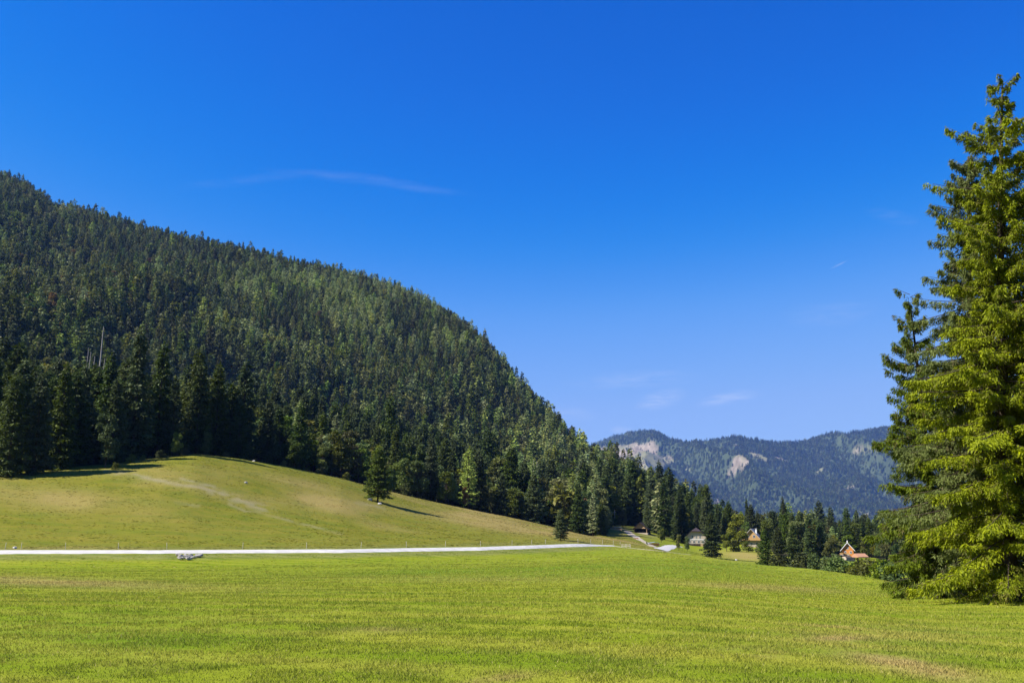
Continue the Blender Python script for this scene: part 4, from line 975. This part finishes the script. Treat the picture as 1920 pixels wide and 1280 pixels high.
c = b.mix(b.math('MULTIPLY', b.rng(m3, .52, .70), .55), c, (.38, .34, .05))
c = b.mix(b.math('MULTIPLY', b.rng(m4, .50, .30), .5), c, (.08, .14, .006))
wv = b.n('ShaderNodeTexWave'); wv.wave_type = 'BANDS'; wv.bands_direction = 'DIAGONAL'; b.l(b.scale(pos, (.5, 1.3, 0)), wv.inputs['Vector'])
wv.inputs['Scale'].default_value = .14; wv.inputs['Distortion'].default_value = 9; wv.inputs['Detail'].default_value = 2; wv.inputs['Detail Scale'].default_value = .35
c = b.mix(b.math('MULTIPLY', b.rng(wv.outputs['Fac'], .45, .95), .42), c, (.37, .35, .055))
c = b.mix(b.rng(t_, 0, 1, 0, .45), c, (.36, .36, .05))
c = b.mix(b.rng(t_, .93, 1, 0, .8), c, (.46, .38, .17))
hm = b.noise(b.scale(pos, (.25, 1.0, 2.5)), .30, 4, .65, .8)
c = b.mix(b.attr('hillb'), c, b.mix(b.rng(t_, 0, 1), b.mix(b.rng(hm, .35, .6), (.078, .11, .006), (.155, .165, .010)), (.27, .26, .035)))
c = b.mix(b.math('MULTIPLY', b.attr('dryb'), .85), c, (.42, .31, .12))
sh = b.bsdf(c, .8, .06); tr = b.n('ShaderNodeBsdfTranslucent'); b.l(c, tr.inputs[0]); mx = b.n('ShaderNodeMixShader'); mx.inputs[0].default_value = .35
b.l(sh, mx.inputs[1]); b.l(tr.outputs[0], mx.inputs[2]); b.l(mx.outputs[0], out.inputs[0])
gmesh = np_mesh('grass', V, np.arange(len(V)).reshape(-1, 3), m, n=3)
attr(gmesh, 'tone', np.concatenate([g.uniform(0, 1, nb_) ** 1.3, g.uniform(0, 1, nt2) ** 1.2]), 'FACE')
ti = np.clip(np.searchsorted(TH, thb), 0, len(TH) - 1); rj = np.clip(np.searchsorted(RR, rr0), 0, len(RR) - 1)
attr(gmesh, 'dryb', np.concatenate([dry[ti, rj], dry[ia, ja] * (.4 + tn2)]), 'FACE'); attr(gmesh, 'hillb', np.concatenate([0 * thb, hillt]), 'FACE')
tag(link('grass', gmesh), 'short mown meadow grass covering the near field', 'grass', kind='stuff')

# ------------------------------------------------------------------ haze
hb_ = boxes('haze', [(-12500, 12500, -12500, 12500, -60, 1220)], None, None)
m, nt, out = new_mat('haze'); pv = nt.nodes.new('ShaderNodeVolumePrincipled'); pv.inputs['Color'].default_value = (.20, .40, 1.0, 1); pv.inputs['Density'].default_value = 3.2e-5; pv.inputs['Anisotropy'].default_value = .1
nt.links.new(pv.outputs[0], out.inputs['Volume']); hb_.data.materials.append(m); tag(hb_, 'thin blue valley haze', 'haze', kind='stuff')

# ------------------------------------------------------------------ light and sky
SE = radians(45); SAZ = radians(-106)         # azimuth measured clockwise from the view direction
sd_ = np.array([sin(SAZ) * cos(SE), cos(SAZ) * cos(SE), sin(SE)])
sl = bpy.data.lights.new('sun', 'SUN'); sl.energy = 5.0; sl.angle = radians(.53); sl.color = (1.0, .955, .88)
so = bpy.data.objects.new('sun', sl); COL.objects.link(so)
import mathutils
so.rotation_euler = mathutils.Vector(tuple(sd_)).to_track_quat('Z', 'Y').to_euler()
W = bpy.data.worlds.new('World'); S.world = W; W.use_nodes = True; nt = W.node_tree; nt.nodes.clear(); b = NB(nt)
sky = b.n('ShaderNodeTexSky'); sky.sky_type = 'NISHITA'; sky.sun_disc = False; sky.sun_elevation = SE; sky.sun_rotation = SAZ % (2 * pi)
sky.altitude = 900; sky.air_density = 1.0; sky.dust_density = .3; sky.ozone_density = 3.0
EXPO = 1.05
# thin cirrus wisps high in the sky
gen = b.n('ShaderNodeTexCoord').outputs['Generated']
sv = b.n('ShaderNodeVectorMath', operation='SCALE'); b.l(sky.outputs[0], sv.inputs[0]); sv.inputs['Scale'].default_value = .10
cv = b.n('ShaderNodeRGBCurve'); b.l(sv.outputs[0], cv.inputs['Color'])
for ci, pp in enumerate((((0, 0), (.10, .0), (.12, .002), (.135, .013), (.155, .052), (.187, .13), (.24, .22), (.315, .31), (1, .6)), ((0, 0), (.153, .120), (.197, .178), (.26, .285), (.313, .375), (.48, .52), (1, .8)), ((0, 0), (.293, .64), (.361, .76), (.446, .85), (.506, .90), (.635, .93), (1, 1)))):
    c_ = cv.mapping.curves[ci]
    for q_, p_ in enumerate(pp):
        if q_ == 0: c_.points[0].location = p_
        elif q_ == len(pp) - 1: c_.points[-1].location = p_
        else: c_.points.new(*p_)
cv.mapping.update()
sv2 = b.n('ShaderNodeVectorMath', operation='SCALE'); b.l(cv.outputs[0], sv2.inputs[0]); sv2.inputs['Scale'].default_value = 1 / (.10 * 2 ** EXPO)
skycol = sv2.outputs[0]
def wisp(u0, v0, u1, v1, wid, amt, sc):
    global skycol
    d0 = mathutils.Vector((ray(u0, v0)[0], 1, ray(u0, v0)[1])).normalized(); d1 = mathutils.Vector((ray(u1, v1)[0], 1, ray(u1, v1)[1])).normalized()
    mid_ = ((d0 + d1) / 2).normalized(); al = (d1 - d0).normalized(); ac = mid_.cross(al).normalized(); hl = (d1 - d0).length / 2
    def dot(v): 
        nd = b.n('ShaderNodeVectorMath', operation='DOT_PRODUCT'); b.l(gen, nd.inputs[0]); nd.inputs[1].default_value = tuple(v); return nd.outputs['Value']
    nd = b.n('ShaderNodeTexNoise'); b.l(gen, nd.inputs['Vector']); nd.inputs['Scale'].default_value = 6; nd.inputs['Detail'].default_value = 3
    wob = b.math('MULTIPLY', b.math('SUBTRACT', nd.outputs['Fac'], .5), wid * 2.5)
    x = b.math('DIVIDE', b.math('SUBTRACT', dot(al), mid_.dot(al)), hl); y = b.math('DIVIDE', b.math('ADD', dot(ac), wob), wid)
    r2 = b.math('ADD', b.math('MULTIPLY', x, x), b.math('MULTIPLY', y, y))
    mk = b.rng(r2, 0, 1.3, 1, 0); mk = b.math('MULTIPLY', mk, mk)
    mk = b.math('MULTIPLY', mk, b.rng(b.noise(b.scale(gen, (1, 1, 7)), sc, 6, .65), .34, .70))
    mk = b.math('MULTIPLY', mk, amt)
    skycol = b.mix(mk, skycol, (4.6, 4.6, 5.0))
wisp(330, 352, 590, 326, .0065, .06, 16); wisp(490, 318, 900, 366, .0065, .08, 14); wisp(1040, 715, 1320, 705, .010, .18, 30); wisp(1185, 760, 1290, 732, .010, .32, 40)
wisp(1300, 756, 1430, 733, .007, .32, 36); wisp(1140, 805, 1190, 803, .005, .3, 36); wisp(1460, 590, 1660, 575, .014, .10, 24); wisp(1555, 505, 1592, 487, .0010, .28, 5); wisp(1620, 398, 1730, 415, .008, .07, 26); wisp(980, 770, 1130, 775, .010, .15, 28)
bg = b.n('ShaderNodeBackground'); b.l(skycol, bg.inputs[0]); bg.inputs[1].default_value = .10
wo = b.n('ShaderNodeOutputWorld'); b.l(bg.outputs[0], wo.inputs[0])

S.view_settings.view_transform = 'Standard'; S.view_settings.look = 'None'; S.view_settings.exposure = EXPO; S.view_settings.gamma = 1.0
S.cycles.max_bounces = 6; S.cycles.diffuse_bounces = 3; S.cycles.glossy_bounces = 1; S.cycles.transmission_bounces = 3; S.cycles.volume_bounces = 0; S.cycles.transparent_max_bounces = 4
S.cycles.use_denoising = True
S.render.film_transparent = False
